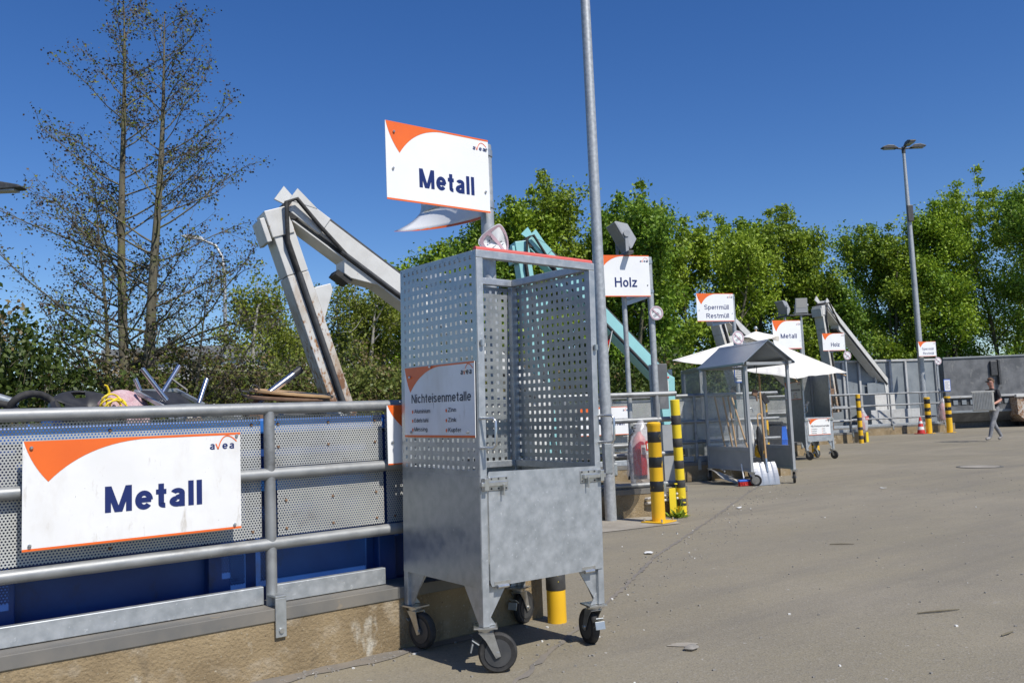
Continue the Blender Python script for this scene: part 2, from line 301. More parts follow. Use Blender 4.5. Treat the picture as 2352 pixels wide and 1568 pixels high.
# ------------------------------------------------------------------ mesh helpers
class MB:
    def __init__(s): s.v = []; s.f = []; s.m = []; s.mi = 0
    def add(s, vs, fs):
        o = len(s.v); s.v += [tuple(v) for v in vs]
        for f in fs: s.f.append(tuple(i + o for i in f)); s.m.append(s.mi)
        return s
    def bx(s, x0, x1, y0, y1, z0, z1):
        return s.add([(x0, y0, z0), (x1, y0, z0), (x1, y1, z0), (x0, y1, z0), (x0, y0, z1), (x1, y0, z1), (x1, y1, z1), (x0, y1, z1)],
                     [(3, 2, 1, 0), (4, 5, 6, 7), (0, 1, 5, 4), (1, 2, 6, 5), (2, 3, 7, 6), (3, 0, 4, 7)])
    def obx(s, c, half, rot):      # oriented box, rot = Euler tuple
        M = Euler(rot).to_matrix(); c = Vector(c)
        vs = [c + M @ Vector((sx * half[0], sy * half[1], sz * half[2])) for sz in (-1, 1) for sx, sy in ((-1, -1), (1, -1), (1, 1), (-1, 1))]
        return s.add(vs, [(3, 2, 1, 0), (4, 5, 6, 7), (0, 1, 5, 4), (1, 2, 6, 5), (2, 3, 7, 6), (3, 0, 4, 7)])
    def beam(s, a, b, w, h, upv=(0, 0, 1)):
        a, b = Vector(a), Vector(b); d = (b - a).normalized(); side = d.cross(Vector(upv))
        if side.length < 1e-4: side = d.cross(Vector((1, 0, 0)))
        side.normalize(); u = side.cross(d)
        vs = [p + side * sx * w / 2 + u * su * h / 2 for p in (a, b) for sx, su in ((-1, -1), (1, -1), (1, 1), (-1, 1))]
        return s.add(vs, [(0, 1, 2, 3), (7, 6, 5, 4), (1, 0, 4, 5), (2, 1, 5, 6), (3, 2, 6, 7), (0, 3, 7, 4)])
    def tube(s, pts, r, n=10, caps=True):
        pts = [Vector(p) for p in pts]; rs = r if isinstance(r, (list, tuple)) else [r] * len(pts)
        o = len(s.v); ref = None
        for i, p in enumerate(pts):
            d = (pts[min(i + 1, len(pts) - 1)] - pts[max(i - 1, 0)]).normalized()
            if ref is None:
                ref = d.cross(Vector((0, 0, 1)))
                if ref.length < 0.05: ref = d.cross(Vector((1, 0, 0)))
            ref = (ref - d * ref.dot(d)).normalized(); b = d.cross(ref)
            for k in range(n):
                a = 2 * math.pi * k / n; s.v.append(tuple(p + ref * math.cos(a) * rs[i] + b * math.sin(a) * rs[i]))
        for i in range(len(pts) - 1):
            for k in range(n):
                a, b = o + i * n + k, o + i * n + (k + 1) % n
                s.f.append((a, b, b + n, a + n)); s.m.append(s.mi)
        if caps:
            s.f.append(tuple(o + k for k in reversed(range(n)))); s.m.append(s.mi)
            e = o + (len(pts) - 1) * n; s.f.append(tuple(e + k for k in range(n))); s.m.append(s.mi)
        return s
    def cyl(s, a, b, r, n=14, r2=None): return s.tube([a, b], [r, r if r2 is None else r2], n)
    def lathe(s, prof, n=20, c=(0, 0, 0), axis='Z'):     # prof: (radius, height)
        o = len(s.v)
        for (r, h) in prof:
            for k in range(n):
                a = 2 * math.pi * k / n; x, y = r * math.cos(a), r * math.sin(a)
                p = (x, y, h) if axis == 'Z' else ((x, h, y) if axis == 'Y' else (h, x, y))
                s.v.append((p[0] + c[0], p[1] + c[1], p[2] + c[2]))
        for i in range(len(prof) - 1):
            for k in range(n):
                a, b = o + i * n + k, o + i * n + (k + 1) % n
                s.f.append((a, b, b + n, a + n)); s.m.append(s.mi)
        if prof[0][0] > 1e-5: s.f.append(tuple(o + k for k in reversed(range(n)))); s.m.append(s.mi)
        if prof[-1][0] > 1e-5: s.f.append(tuple(o + (len(prof) - 1) * n + k for k in range(n))); s.m.append(s.mi)
        return s
    def prism(s, poly, y0, y1):     # poly in XZ, extruded along Y
        n = len(poly); vs = [(x, y0, z) for x, z in poly] + [(x, y1, z) for x, z in poly]
        fs = [tuple(range(n)), tuple(reversed(range(n, 2 * n)))] + [(i, i + n, (i + 1) % n + n, (i + 1) % n) for i in range(n)]
        return s.add(vs, fs)
    def xf(s, M):
        s.v = [tuple(M @ Vector(v)) for v in s.v]; return s
    def build(s, name, mats, parent=None, smooth=0, bevel=0.0, loc=None, rot=None):
        me = bpy.data.meshes.new(name); me.from_pydata(s.v, [], s.f)
        if isinstance(mats, str): mats = [mats]
        for m in mats: me.materials.append(MATS[m])
        if len(mats) > 1: me.polygons.foreach_set('material_index', s.m)
        bm = bmesh.new(); bm.from_mesh(me); bmesh.ops.recalc_face_normals(bm, faces=bm.faces); bm.to_mesh(me); bm.free()
        if smooth:
            me.polygons.foreach_set('use_smooth', [True] * len(me.polygons)); me.set_sharp_from_angle(angle=R(smooth))
        me.update()
        o = bpy.data.objects.new(name, me); COL.objects.link(o)
        if parent is not None: o.parent = parent
        if loc is not None: o.location = loc
        if rot is not None: o.rotation_euler = rot
        if bevel:
            b = o.modifiers.new('bevel', 'BEVEL'); b.width = bevel; b.segments = 2; b.limit_method = 'ANGLE'
        return o

def tag(o, label, cat, group=None, kind=None):
    if label: o['label'] = label
    if cat: o['category'] = cat
    if group: o['group'] = group
    if kind: o['kind'] = kind
    return o
def thing(name, label, cat, loc=(0, 0, 0), rotz=0.0, group=None, rot=None):
    o = bpy.data.objects.new(name, None); COL.objects.link(o); o.empty_display_size = 0.2
    o.location = loc; o.rotation_euler = rot if rot else (0, 0, rotz)
    return tag(o, label, cat, group)
TINY = {'panel_bolts', 'emblem_letters', 'bolts', 'rivets', 'screws', 'anchor_bolts', 'bullets', 'text_lines', 'bristles', 'lettering', 'sign_mark', 'cigarette_mark', 'clip', 'eyes', 'wire_handle'}
def part(name, mats, parent, fn, smooth=0, bevel=0.0, loc=None, rot=None):
    b = MB(); fn(b); o = b.build(name, mats, parent, smooth, bevel, loc, rot)
    if name in TINY: o['kind'] = 'stuff'      # many specks too small to pick apart
    return o
def structure(o): o['kind'] = 'structure'; return o
def copy_tree(o, parent=None):
    c = o.copy(); COL.objects.link(c); c.parent = parent
    for ch in o.children: copy_tree(ch, c)
    return c
def arc(cx, cz, r, a0, a1, n): return [(cx + r * math.cos(a0 + (a1 - a0) * i / n), cz + r * math.sin(a0 + (a1 - a0) * i / n)) for i in range(n + 1)]
def bez(p0, p1, p2, n=10):
    return [tuple((1 - t) ** 2 * a + 2 * t * (1 - t) * b + t * t * c for a, b, c in zip(p0, p1, p2)) for t in [i / n for i in range(n + 1)]]

# lettering: a plain sans drawn with strokes of even width (capital height 1)
def _arc(cx, cy, rx, ry, a0, a1, n=14): return [(cx + rx * math.cos(R(a0 + (a1 - a0) * i / n)), cy + ry * math.sin(R(a0 + (a1 - a0) * i / n))) for i in range(n + 1)]
def glyph(c, w):
    k = w / 2; X = 0.74; xr = X / 2 - k; xc = X / 2
    W1 = 0.60; cx = W1 / 2; rx = W1 / 2 - k
    ring = _arc(cx, xc, rx, xr, 0, 360, 26)
    def arch(x0, x1): return [(x0, X * .52)] + _arc((x0 + x1) / 2, X - k - (x1 - x0) * .46, (x1 - x0) / 2, (x1 - x0) * .46, 180, 0, 12) + [(x1, 0)]
    G = {
     'M': (0.88, [[(k, 0), (k, 1)], [(.88 - k, 0), (.88 - k, 1)], [(k * 1.1, 1), (.44 - k * .25, 0)], [(.88 - k * 1.1, 1), (.44 + k * .25, 0)]]),
     'N': (0.76, [[(k, 0), (k, 1)], [(.76 - k, 0), (.76 - k, 1)], [(k * 1.1, 1), (.76 - k * 1.1, 0)]]),
     'H': (0.76, [[(k, 0), (k, 1)], [(.76 - k, 0), (.76 - k, 1)], [(k, .53), (.76 - k, .53)]]),
     'E': (0.66, [[(k, 0), (k, 1)], [(k, 1 - k), (.66, 1 - k)], [(k, .53), (.62, .53)], [(k, k), (.67, k)]]),
     'A': (0.88, [[(k * 1.1, 0), (.44, 1)], [(.88 - k * 1.1, 0), (.44, 1)], [(.2, .32), (.68, .32)]]),
     'K': (0.78, [[(k, 0), (k, 1)], [(k, .36), (.70, 1)], [(.30, .58), (.76 - k * .4, 0)]]),
     'Z': (0.72, [[(.04, 1 - k), (.70, 1 - k)], [(0, k), (.72, k)], [(.66, 1 - k), (.06, k)]]),
     'R': (0.80, [[(k, 0), (k, 1)], [(k, 1 - k), (.46, 1 - k)] + _arc(.46, .73, .28 - k * .4, .27 - k, 90, -90, 12) + [(k, .46 + k)], [(.42, .46), (.78 - k, 0)]]),
     'S': (0.74, [_arc(.37, .74, .33 - k * .6, .26 - k, 20, 200, 12) + _arc(.37, .73, .33 - k * .6, .26 - k * 1.0, 200, 265, 5) + _arc(.37, .27, .37 - k, .27 - k, 80, -90, 12) + _arc(.37, .27, .37 - k, .27 - k, -90, -165, 6)]),
     'B': (0.72, [[(k, 0), (k, 1)], [(k, 1 - k), (.42, 1 - k)] + _arc(.42, .755, .26 - k, .245 - k, 90, -90, 10) + [(k, .51 + k)], [(k, .51), (.44, .51)] + _arc(.44, .27, .28 - k, .26 - k * .5, 90, -90, 10) + [(k, k)]]),
     'l': (w, [[(k, 0), (k, 1)]]),
     'i': (w, [[(k, 0), (k, X)], [(k, .87), (k, 1)]]),
     't': (0.36, [[(.18, .96), (.18, .17)] + _arc(.18 + .12, .17, .12, .17 - k, 180, 280, 6), [(0, X - k), (.36, X - k)]]),
     'f': (0.38, [[(.17, 0), (.17, .82)] + _arc(.30, .82, .13, .18 - k, 180, 80, 6), [(0, X - k), (.36, X - k)]]),
     'o': (W1, [ring]),
     'e': (W1, [_arc(cx, xc, rx, xr, 0, 320, 26), [(k * .9, xc), (W1 - k * .6, xc)]]),
     'c': (0.56, [_arc(cx, xc, rx, xr, 42, 318, 22)]),
     'a': (0.56, [_arc(.29, X - .2, .25 - k, .2 - k, 165, 0, 12) + [(.54 - k, 0)], _arc(.27, .215, .27 - k, .215 - k, 95, 300, 16) + [(.54 - k, .18)], [(.25, .43 - k * .7), (.54 - k, .47 - k * .5)]]),
     'd': (W1, [ring, [(W1 - k, 0), (W1 - k, 1)]]),
     'p': (W1, [ring, [(k, -.27), (k, X)]]),
     'g': (W1, [ring, [(W1 - k, X), (W1 - k, -.08)] + _arc(cx, -.07, rx, .2 - k, 0, -160, 10)]),
     'n': (0.56, [[(k, 0), (k, X)], arch(k, .56 - k)]),
     'h': (0.56, [[(k, 0), (k, 1)], arch(k, .56 - k)]),
     'u': (0.56, [[(.56 - k, 0), (.56 - k, X)], [(.56 - p[0], X - p[1]) for p in arch(k, .56 - k)]]),
     'm': (0.90, [[(k, 0), (k, X)], arch(k, .45), arch(.45, .90 - k)]),
     'r': (0.36, [[(k, 0), (k, X)], [(k, X * .5)] + _arc(.30, X * .52, .30 - k, X * .48 - k, 180, 85, 7)]),
     'k': (0.56, [[(k, 0), (k, 1)], [(k, .26), (.52, X)], [(.22, .45), (.55 - k * .3, 0)]]),
     's': (0.54, [_arc(.27, .545, .25 - k * .7, .195 - k, 25, 255, 14) + _arc(.27, .20, .27 - k, .20 - k, 75, -90, 10) + _arc(.27, .20, .27 - k, .20 - k, -90, -160, 5)]),
     'z': (0.54, [[(.02, X - k), (.52, X - k)], [(0, k), (.54, k)], [(.48, X - k), (.06, k)]]),
    }
    if c == 'ü':
        a, st = G['u']; return a, st + [[(.14, .86), (.14, 1.0)], [(.42, .86), (.42, 1.0)]]
    return G[c]
def put_text(b, body, x0, x1, base, cap, y, bold=0.02):
    """print body on the XZ plane at y, from x0 to x1, baseline z, capital height cap"""
    w = 0.135 + (bold - 0.004) * 3.0; gap = 0.155 - w * 0.25
    items = []; pen = 0.0
    for c in body:
        a, st = glyph(c, w); items.append((pen, st)); pen += a + gap
    sx = (x1 - x0) / (pen - gap); lay = 0
    for ox, st in items:
        for pts in st:
            pts = [p for i, p in enumerate(pts) if i == 0 or abs(p[0] - pts[i - 1][0]) + abs(p[1] - pts[i - 1][1]) > 0.004]
            n = len(pts); V = []
            closed = n > 3 and abs(pts[0][0] - pts[-1][0]) < 1e-6 and abs(pts[0][1] - pts[-1][1]) < 1e-6
            for i, p in enumerate(pts):
                if closed: q0, q1 = pts[(i - 1) % (n - 1)], pts[(i + 1) % (n - 1)]
                else: q0, q1 = pts[max(i - 1, 0)], pts[min(i + 1, n - 1)]
                d = Vector((q1[0] - q0[0], q1[1] - q0[1]))
                if d.length < 1e-6: d = Vector((1, 0))
                d.normalize(); m = Vector((-d.y, d.x)) * w / 2
                if not closed and 0 < i < n - 1:
                    d1 = (Vector(p) - Vector(q0)).normalized(); c_ = max(0.75, abs(Vector((-d1.y, d1.x)).dot(m.normalized()))); m = m / c_
                if n == 2 and abs(d.x) > 0.08 and abs(d.y) > 0.3: m = Vector((w / 2 / abs(d.y), 0)) * (1 if m.x > 0 else -1)   # slanted strokes end on a level cut
                V += [(p[0] + m.x, p[1] + m.y), (p[0] - m.x, p[1] - m.y)]
            yy = y - 0.00012 * (lay % 5); lay += 1
            b.add([(x0 + (ox + p[0]) * sx, yy, base + p[1] * cap) for p in V], [(2 * i, 2 * i + 1, 2 * i + 3, 2 * i + 2) for i in range(n - 1)])
# ------------------------------------------------------------------ the setting: grounds and retaining walls
A22 = R(-22.0)
BAYS = [((-14.0, 4.44), (3.62, 4.44)), ((5.3, 8.72), (8.48, 7.434)), ((9.4, 11.88), (14.25, 9.92)),
        ((15.2, 15.38), (20.3, 13.32)), ((21.6, 18.26), (27.3, 15.955)), ((28.8, 20.51), (36.5, 17.396))]
poly = []
for a, b in BAYS: poly += [a, b]
poly += [(38.5, 21.5), (47, 18.5), (53, 6), (60, -40), (60, -150), (-90, -150), (-90, 4.44)]
def bump_off(b): b.add([(x, y, 0) for x, y in poly], [tuple(range(len(poly)))])
structure(part('ground', 'asphalt', None, bump_off))
structure(part('lower_ground', 'lower_ground', None, lambda b: b.add([(-700, -700, -1.6), (900, -700, -1.6), (900, 900, -1.6), (-700, 900, -1.6)], [(0, 1, 2, 3)])))
# concrete footing by the tall pole
structure(part('pavement', 'concrete_pad', None, lambda b: b.add([(6.55, 7.06, 0.006), (7.68, 6.86, 0.006), (7.98, 7.3, 0.006), (7.95, 7.63, 0.006), (5.9, 8.45, 0.006), (5.6, 7.9, 0.006)], [(0, 1, 2, 3, 4, 5)])))
# dusty strip along the nearest wall and a patched joint across the yard
rng = random.Random(5)
def strip(b, pts, w, z):
    L, Rr = [], []
    for i, p in enumerate(pts):
        d = (Vector(pts[min(i + 1, len(pts) - 1)]) - Vector(pts[max(i - 1, 0)])).normalized(); n = Vector((-d.y, d.x))
        ww = w * rng.uniform(0.55, 1.35)
        L.append((p[0] + n.x * ww, p[1] + n.y * ww, z)); Rr.append((p[0] - n.x * ww, p[1] - n.y * ww, z))
    n = len(pts); b.add(L + Rr, [(i, i + 1, n + i + 1, n + i) for i in range(n - 1)])
def joint_line():
    ctrl = [(2.2, 3.2), (4.32, 4.52), (5.79, 5.49), (8.3, 6.9), (11.28, 8.6), (14.2, 10.2)]
    out = []
    for (a, b) in zip(ctrl, ctrl[1:]):
        for i in range(40):
            t = i / 40; out.append((a[0] + (b[0] - a[0]) * t + rng.uniform(-.012, .012), a[1] + (b[1] - a[1]) * t + rng.uniform(-.012, .012)))
    return out
structure(part('pavement_joint', 'dust', None, lambda b: strip(b, joint_line(), 0.018, 0.004)))
structure(part('kerb_dust', 'dust', None, lambda b: strip(b, [(-14 + i * 0.12, 4.37 + rng.uniform(-.012, .012)) for i in range(145)], 0.055, 0.004)))

WALL_LABELS = ['long stained concrete kerb wall under the nearest railing', 'short concrete kerb wall beside the tall lamp pole and yellow bollard',
               'concrete kerb wall behind the glass shelter cart', 'concrete kerb wall under the second Metall sign behind the parasol',
               'brown concrete kerb wall right of the solid sheet metal trolley', 'far concrete kerb wall left of the red and white cone']
for i, (a, b_) in enumerate(BAYS):
    a, b_ = Vector((*a, 0)), Vector((*b_, 0)); L = (b_ - a).length; ang = math.atan2(b_.y - a.y, b_.x - a.x)
    t = thing('retaining_wall', WALL_LABELS[i], 'wall', b_, ang, 'kerb walls of the container bays')
    n = max(8, int(L / 0.25))
    def face(b):
        b.bx(-L, 0, 0, 0.26, -1.6, 0.335)
    part('wall', 'concrete_wall', t, face)
    part('cap_strip', 'cap_steel', t, lambda b: b.bx(-L, 0.003, -0.008, 0.264, 0.283, 0.348), bevel=0.004)
    if i + 1 < len(BAYS):
        nx = Vector((*BAYS[i + 1][0], 0)); d = nx - b_; l2 = d.length; a2 = math.atan2(d.y, d.x) - ang
        def ret(b): b.bx(0.01, l2, 0.0, 0.25, -1.6, 0.331)
        part('return_wall', 'concrete_wall', t, ret, rot=(0, 0, a2))

# ------------------------------------------------------------------ railings
def railing(label, end, ang, L, zs, posts, r, panels, toe, y=0.07, strap=True, perf='perforated', panel_z=None):
    t = thing('railing', label, 'railing', (end[0], end[1], 0), ang, 'tube railings of the container bays')
    for k, z in enumerate(zs):
        nm = 'top_rail' if k == 0 else 'rail'
        part(nm, 'galv_tube', t, lambda b: b.tube([(-L, y, z), (-L / 2, y, z), (0, y, z)], r, 14), smooth=40)
    for x in posts:
        p = part('post', 'galv_tube', t, lambda b: (b.tube([(x, y + 0.001, 0.345), (x, y + 0.001, zs[0] - r * 0.5)], r * 0.93, 14)), smooth=40)
        if strap:
            part('fixing_strap', 'galv_plain', p, lambda b: b.bx(x - 0.03, x + 0.03, -0.020, -0.009, 0.20, 0.40).bx(x - 0.03, x + 0.03, -0.020, y, 0.40, 0.412), bevel=0.003)
            part('bolt', 'zinc', p, lambda b: b.lathe([(0.013, -0.030), (0.013, -0.020)], 8, (x, 0, 0.235), 'Y'))
    for (x0, x1, z0, z1) in panels:
        q = part('perforated_panel', perf, t, lambda b: b.bx(x0, x1, y + r + 0.004, y + r + 0.0065, z0, z1))
        part('panel_bolts', 'brown_rust', q, lambda b: [b.lathe([(0.006, y + r - 0.004), (0.009, y + r + 0.002)], 6, (x, 0, z), 'Y')
             for x in (x0 + 0.05, (x0 + x1) / 2, x1 - 0.05) for z in (z0 + 0.035, (z0 + z1) / 2, z1 - 0.05)])
    for (x0, x1) in toe:
        part('toe_board', 'galv', t, lambda b: b.bx(x0, x1, y + 0.02, y + 0.06, 0.352, 0.446), bevel=0.004)
    return t
# nearest bay (local x = world X - 3.52)
X0 = 3.52
railing('nearest thick galvanised tube railing with perforated panels and the big Metall sign', (X0, 4.44), 0.0, 9.0, [1.385, 1.035, 0.665],
        [x - X0 for x in (-3.05, -1.35, 0.25, 1.85, 3.44)], 0.032,
        [(0.30 - X0, 1.815 - X0, 0.70, 1.352), (1.865 - X0, 2.56 - X0, 1.0, 1.352), (1.905 - X0, 2.56 - X0, 0.70, 1.07), (2.58 - X0, 3.42 - X0, 0.70, 1.352), (-1.3 - X0, 0.27 - X0, 0.70, 1.352)],
        [(-9.0, 1.815 - X0), (1.885 - X0, 2.55 - X0)], y=0.10)
railing('four-rail tube barrier beside the tall pole with the bagged extinguisher', (8.43, 7.455), A22, 3.1, [1.51, 1.19, 0.76, 0.385],
        [-0.27, -1.5, -2.9], 0.033, [], [], y=0.06)
railing('tube railing with perforated panels behind the leaning striped bollard', (14.12, 9.975), A22, 4.9, [1.56, 1.08, 0.71],
        [-0.3, -1.75, -2.15, -3.4, -4.7], 0.033, [(-1.72, -0.9, 0.74, 1.52), (-3.35, -1.78, 0.60, 1.52), (-4.85, -3.4, 0.6, 1.52), (-0.85, -0.32, 0.74, 1.52)], [(-4.9, -1.8), (-1.7, 0)], perf='perforated_far')
railing('tube railing of the bay under the second Metall sign', (20.2, 13.36), A22, 5.3, [1.56, 1.12, 0.72],
        [-0.3, -2.1, -3.9], 0.033, [(-3.85, -2.15, 0.74, 1.5), (-2.05, -0.35, 0.74, 1.5)], [(-5.2, 0)], perf='perforated_far')
railing('tube railing right of the solid trolley under the far Holz sign', (27.2, 16.0), A22, 5.9, [1.60, 1.16, 0.73],
        [-0.42, -2.2, -4.0], 0.035, [], [(-5.8, 0)])
railing('far tube railing in front of the grey ribbed container', (36.4, 17.44), A22, 6.6, [1.65, 1.19, 0.66],
        [-0.35, -1.45, -2.9, -4.45, -6.0], 0.036, [], [(-6.6, -1.5), (-1.4, 0)])
# ------------------------------------------------------------------ sign boards
def corner_shape(w, h, tip=0.125, tipz=0.39, reach=0.52, s=0.022):
    x0, z1 = -w / 2, h / 2
    left = bez((x0 + 0.004 * w, z1), (x0 + 0.035 * w, z1 - 0.22 * h), (x0 + tip * w, z1 - tipz * h), 10)
    right = bez((x0 + tip * w, z1 - tipz * h), (x0 + 0.26 * w, z1 - 0.05 * h), (x0 + reach * w, z1 - s * h), 14)[1:]
    return left + right + [(w / 2, z1 - s * h), (w / 2, z1)]
def board(t, w, h, lines, worn=False, y=0.0, small=False, stripe=0.022, logo=True, bolts=(), ink='ink_blue', tip=0.125, tipz=0.39, bend=0.0, name='board'):
    """a sign board in the XZ plane centred on the origin of t, facing -Y; lines = (text, x0, x1, baseline, cap) as fractions from top left"""
    m = 'sign_worn' if worn else 'sign_white'
    bd = part(name, m, t, lambda b: b.bx(-w / 2, w / 2, y - 0.002, y + 0.002, -h / 2, h / 2))
    yf = y - 0.0032
    part('corner_flash', 'orange', bd, lambda b: b.add([(x, yf, z) for x, z in corner_shape(w, h, tip, tipz)], [tuple(range(len(corner_shape(w, h, tip, tipz))))]))
    part('edge_stripe', 'orange', bd, lambda b: b.add([(-w / 2, yf, -h / 2), (w / 2, yf, -h / 2), (w / 2, yf, -h / 2 + stripe * h), (-w / 2, yf, -h / 2 + stripe * h)], [(0, 1, 2, 3)]))
    def lets(b):
        for (tx, a, c, base, cap, *bo) in lines:
            put_text(b, tx, -w / 2 + a * w, -w / 2 + c * w, h / 2 - base * h, cap * h, yf - 0.0004, bo[0] if bo else 0.022)
    part('lettering', ink, bd, lets)
    if logo:
        # small company emblem: four letters, the second one orange and drawn out into an arch
        lw = 0.135 * (0.77 if w < 0.9 else 0.95); x1 = w / 2 - 0.03 * w; lx = x1 - lw; zb = h / 2 - 0.165 * h; ch = lw * 0.30
        def let(b):
            put_text(b, 'a', lx, lx + lw * 0.2, zb, ch, yf - 0.0004, 0.012); put_text(b, 'e', lx + lw * 0.5, lx + lw * 0.72, zb, ch, yf - 0.0004, 0.012)
            put_text(b, 'a', lx + lw * 0.78, lx + lw * 0.98, zb, ch, yf - 0.0004, 0.012)
        part('emblem_letters', ink, bd, let)
        def arch(b):
            pts = [(lx + lw * 0.24, zb + ch * 0.75), (lx + lw * 0.33, zb)] + bez((lx + lw * 0.40, zb + ch * 0.75), (lx + lw * 0.62, zb + ch * 2.6), (lx + lw * 1.08, zb + ch * 0.95), 12)
            for p, q in zip(pts, pts[1:]):
                d = Vector((q[0] - p[0], q[1] - p[1])).normalized(); n = Vector((-d.y, d.x)) * lw * 0.022
                b.add([(p[0] + n.x, yf - .0006, p[1] + n.y), (q[0] + n.x, yf - .0006, q[1] + n.y), (q[0] - n.x, yf - .0006, q[1] - n.y), (p[0] - n.x, yf - .0006, p[1] - n.y)], [(0, 1, 2, 3)])
        part('emblem_arch', 'orange', bd, arch)
    if bolts:
        part('bolts', 'zinc', bd, lambda b: [b.lathe([(0.004, -0.012), (0.008, -0.008), (0.008, 0.0)], 8, (-w / 2 + fx * w, yf, h / 2 - fz * h), 'Y') for fx, fz in bolts])
    return bd
METALL = [('Metall', 0.30, 0.84, 0.79, 0.245, 0.024)]
HOLZ = [('Holz', 0.37, 0.765, 0.77, 0.235, 0.014)]
SPERR = [('Sperrmüll', 0.20, 0.865, 0.575, 0.165, 0.004), ('Restmüll', 0.245, 0.86, 0.88, 0.165, 0.004)]
NICHT = [('Nichteisenmetalle', 0.11, 0.955, 0.515, 0.125, 0.006), ('Aluminium', 0.15, 0.39, 0.66, 0.058, 0.004), ('Edelstahl', 0.15, 0.36, 0.79, 0.058, 0.004), ('Messing', 0.15, 0.345, 0.915, 0.058, 0.004),
         ('Zinn', 0.645, 0.755, 0.655, 0.058, 0.004), ('Zink', 0.645, 0.755, 0.79, 0.058, 0.004), ('Kupfer', 0.645, 0.82, 0.925, 0.058, 0.004)]
def bullets(bd, w, h, y):
    part('bullets', 'orange', bd, lambda b: [b.add([(-w / 2 + fx * w + 0.008 * math.cos(a), y - 0.0036, h / 2 - fz * h + 0.010 * math.sin(a)) for a in [k * math.pi / 5 for k in range(10)]], [tuple(range(10))])
         for fx, fz in ((0.125, 0.64), (0.125, 0.77), (0.125, 0.895), (0.62, 0.635), (0.62, 0.77), (0.62, 0.905))])

# signs fixed to the fences
t = thing('fence_sign', 'large scratched white Metall sign bolted to the nearest railing', 'sign', (1.166, 4.475, 1.020), 0, 'fence signs')
board(t, 0.998, 0.49, [('Metall', 0.345, 0.80, 0.715, 0.25, 0.024)], worn=True, bolts=((0.035, 0.06), (0.98, 0.03), (0.03, 0.95), (0.965, 0.955)), tip=0.105, tipz=0.38)
t = thing('fence_sign', 'sign with orange corner half hidden behind the left side of the perforated trolley', 'sign', (3.03, 4.475, 1.212), 0, 'fence signs')
board(t, 0.985, 0.345, [('Metall', 0.345, 0.80, 0.74, 0.25, 0.026)], bolts=((0.03, 0.62),), tip=0.105, tipz=0.38)
t = thing('fence_sign', 'fence sign ending in üll behind the bagged fire extinguisher', 'sign', (10.83, 11.30, 1.16), A22, 'fence signs')
board(t, 1.0, 0.5, [('Restmüll', 0.34, 0.86, 0.66, 0.24, 0.012)], bolts=((0.97, 0.05),))

# ------------------------------------------------------------------ signs on posts
def pole_sign(label, base, ang, w, h, zc, lines, post_r=0.045, post_top=None, back=True, group='material signs on posts', bent=False, clamp=True, side=0):
    t = thing('pole_sign', label, 'sign', (base[0], base[1], 0), ang, group)
    top = post_top or zc + h / 2 - 0.01
    part('post', 'galv_pole', t, lambda b: b.tube([(0, 0, 0.30), (0, 0, top)], post_r, 16), smooth=40)
    hold = part('board_mount', 'galv_plain', t, lambda b: [b.bx(-w * 0.9, 0.0, -0.004, 0.012, z - 0.015, z + 0.015) for z in (zc + h * 0.36, zc - h * 0.36)], loc=(-0.02, -post_r - 0.016, 0))
    bd = board(t, w, h, lines, bolts=((0.075, 0.13), (0.06, 0.60), (0.975, 0.135), (0.955, 0.72)))
    bd.location = (-w / 2 - 0.03, -post_r - 0.03, zc)
    if clamp:
        part('clamps', 'galv_plain', t, lambda b: [b.lathe([(post_r + 0.006, z - 0.022), (post_r + 0.006, z + 0.022)], 16).bx(-0.07, 0, -post_r - 0.014, -post_r + 0.01, z - 0.022, z + 0.022) for z in (zc + h * 0.36, zc - h * 0.36)], smooth=40)
    if back:
        if bent:
            def sheet(b, t0=0.0, t1=1.0, dx=0.0, K=12):
                N = 12
                for j in range(K + 1):
                    for i in range(N + 1):
                        s_, t_ = i / N, t0 + (t1 - t0) * j / K
                        f = max(0.0, (t_ - 0.55) / 0.45) * s_ ** 1.3
                        b.v.append((0.02 - 0.22 * f ** 1.3 + dx, post_r + 0.02 + 0.80 * s_ + 0.04 * f, zc + h / 2 - h * t_ + 0.05 * f * f))
                for j in range(K):
                    for i in range(N):
                        a = j * (N + 1) + i; b.f.append((a, a + 1, a + N + 2, a + N + 1)); b.m.append(0)
            bk = part('back_board', 'sign_white', t, sheet, smooth=60)
            bk.modifiers.new('thick', 'SOLIDIFY').thickness = 0.003
            part('edge_stripe', 'orange', bk, lambda b: sheet(b, 0.965, 1.0, -0.0045, 1), smooth=60)
            part('board_mount', 'galv_plain', t, lambda b: b.bx(-0.012, 0.0, post_r, 0.80, zc - 0.05, zc - 0.005))
        else:
            part('back_board', 'sign_white', t, lambda b: b.bx(0.0, 0.004, post_r + 0.01, post_r + 0.80, zc - h / 2, zc + h / 2))
            part('board_mount', 'galv_plain', t, lambda b: b.bx(-0.012, -0.002, post_r, 0.78, zc - 0.2, zc - 0.17))
    return t
pole_sign('large white Metall sign on a post above the perforated trolley', (3.475, 4.68), 0, 0.79, 0.50, 2.905, METALL, bent=True)
pole_sign('white Holz sign half hidden behind the tall lamp pole', (8.26, 7.67), A22, 0.77, 0.53, 3.02, HOLZ, post_r=0.04)
pole_sign('white Sperrmüll Restmüll sign on a post left of the parasol', (13.46, 10.40), A22, 0.77, 0.53, 3.20, SPERR, post_r=0.036)
pole_sign('white Metall sign rising behind the parasol', (20.14, 13.44), A22, 0.84, 0.75, 3.17, [('Metall', 0.27, 0.84, 0.63, 0.16, 0.01)], post_r=0.04)
pole_sign('far white Holz sign on a slim post behind the parasol tip', (26.92, 16.3), A22, 0.86, 0.585, 3.39, HOLZ, post_r=0.036)
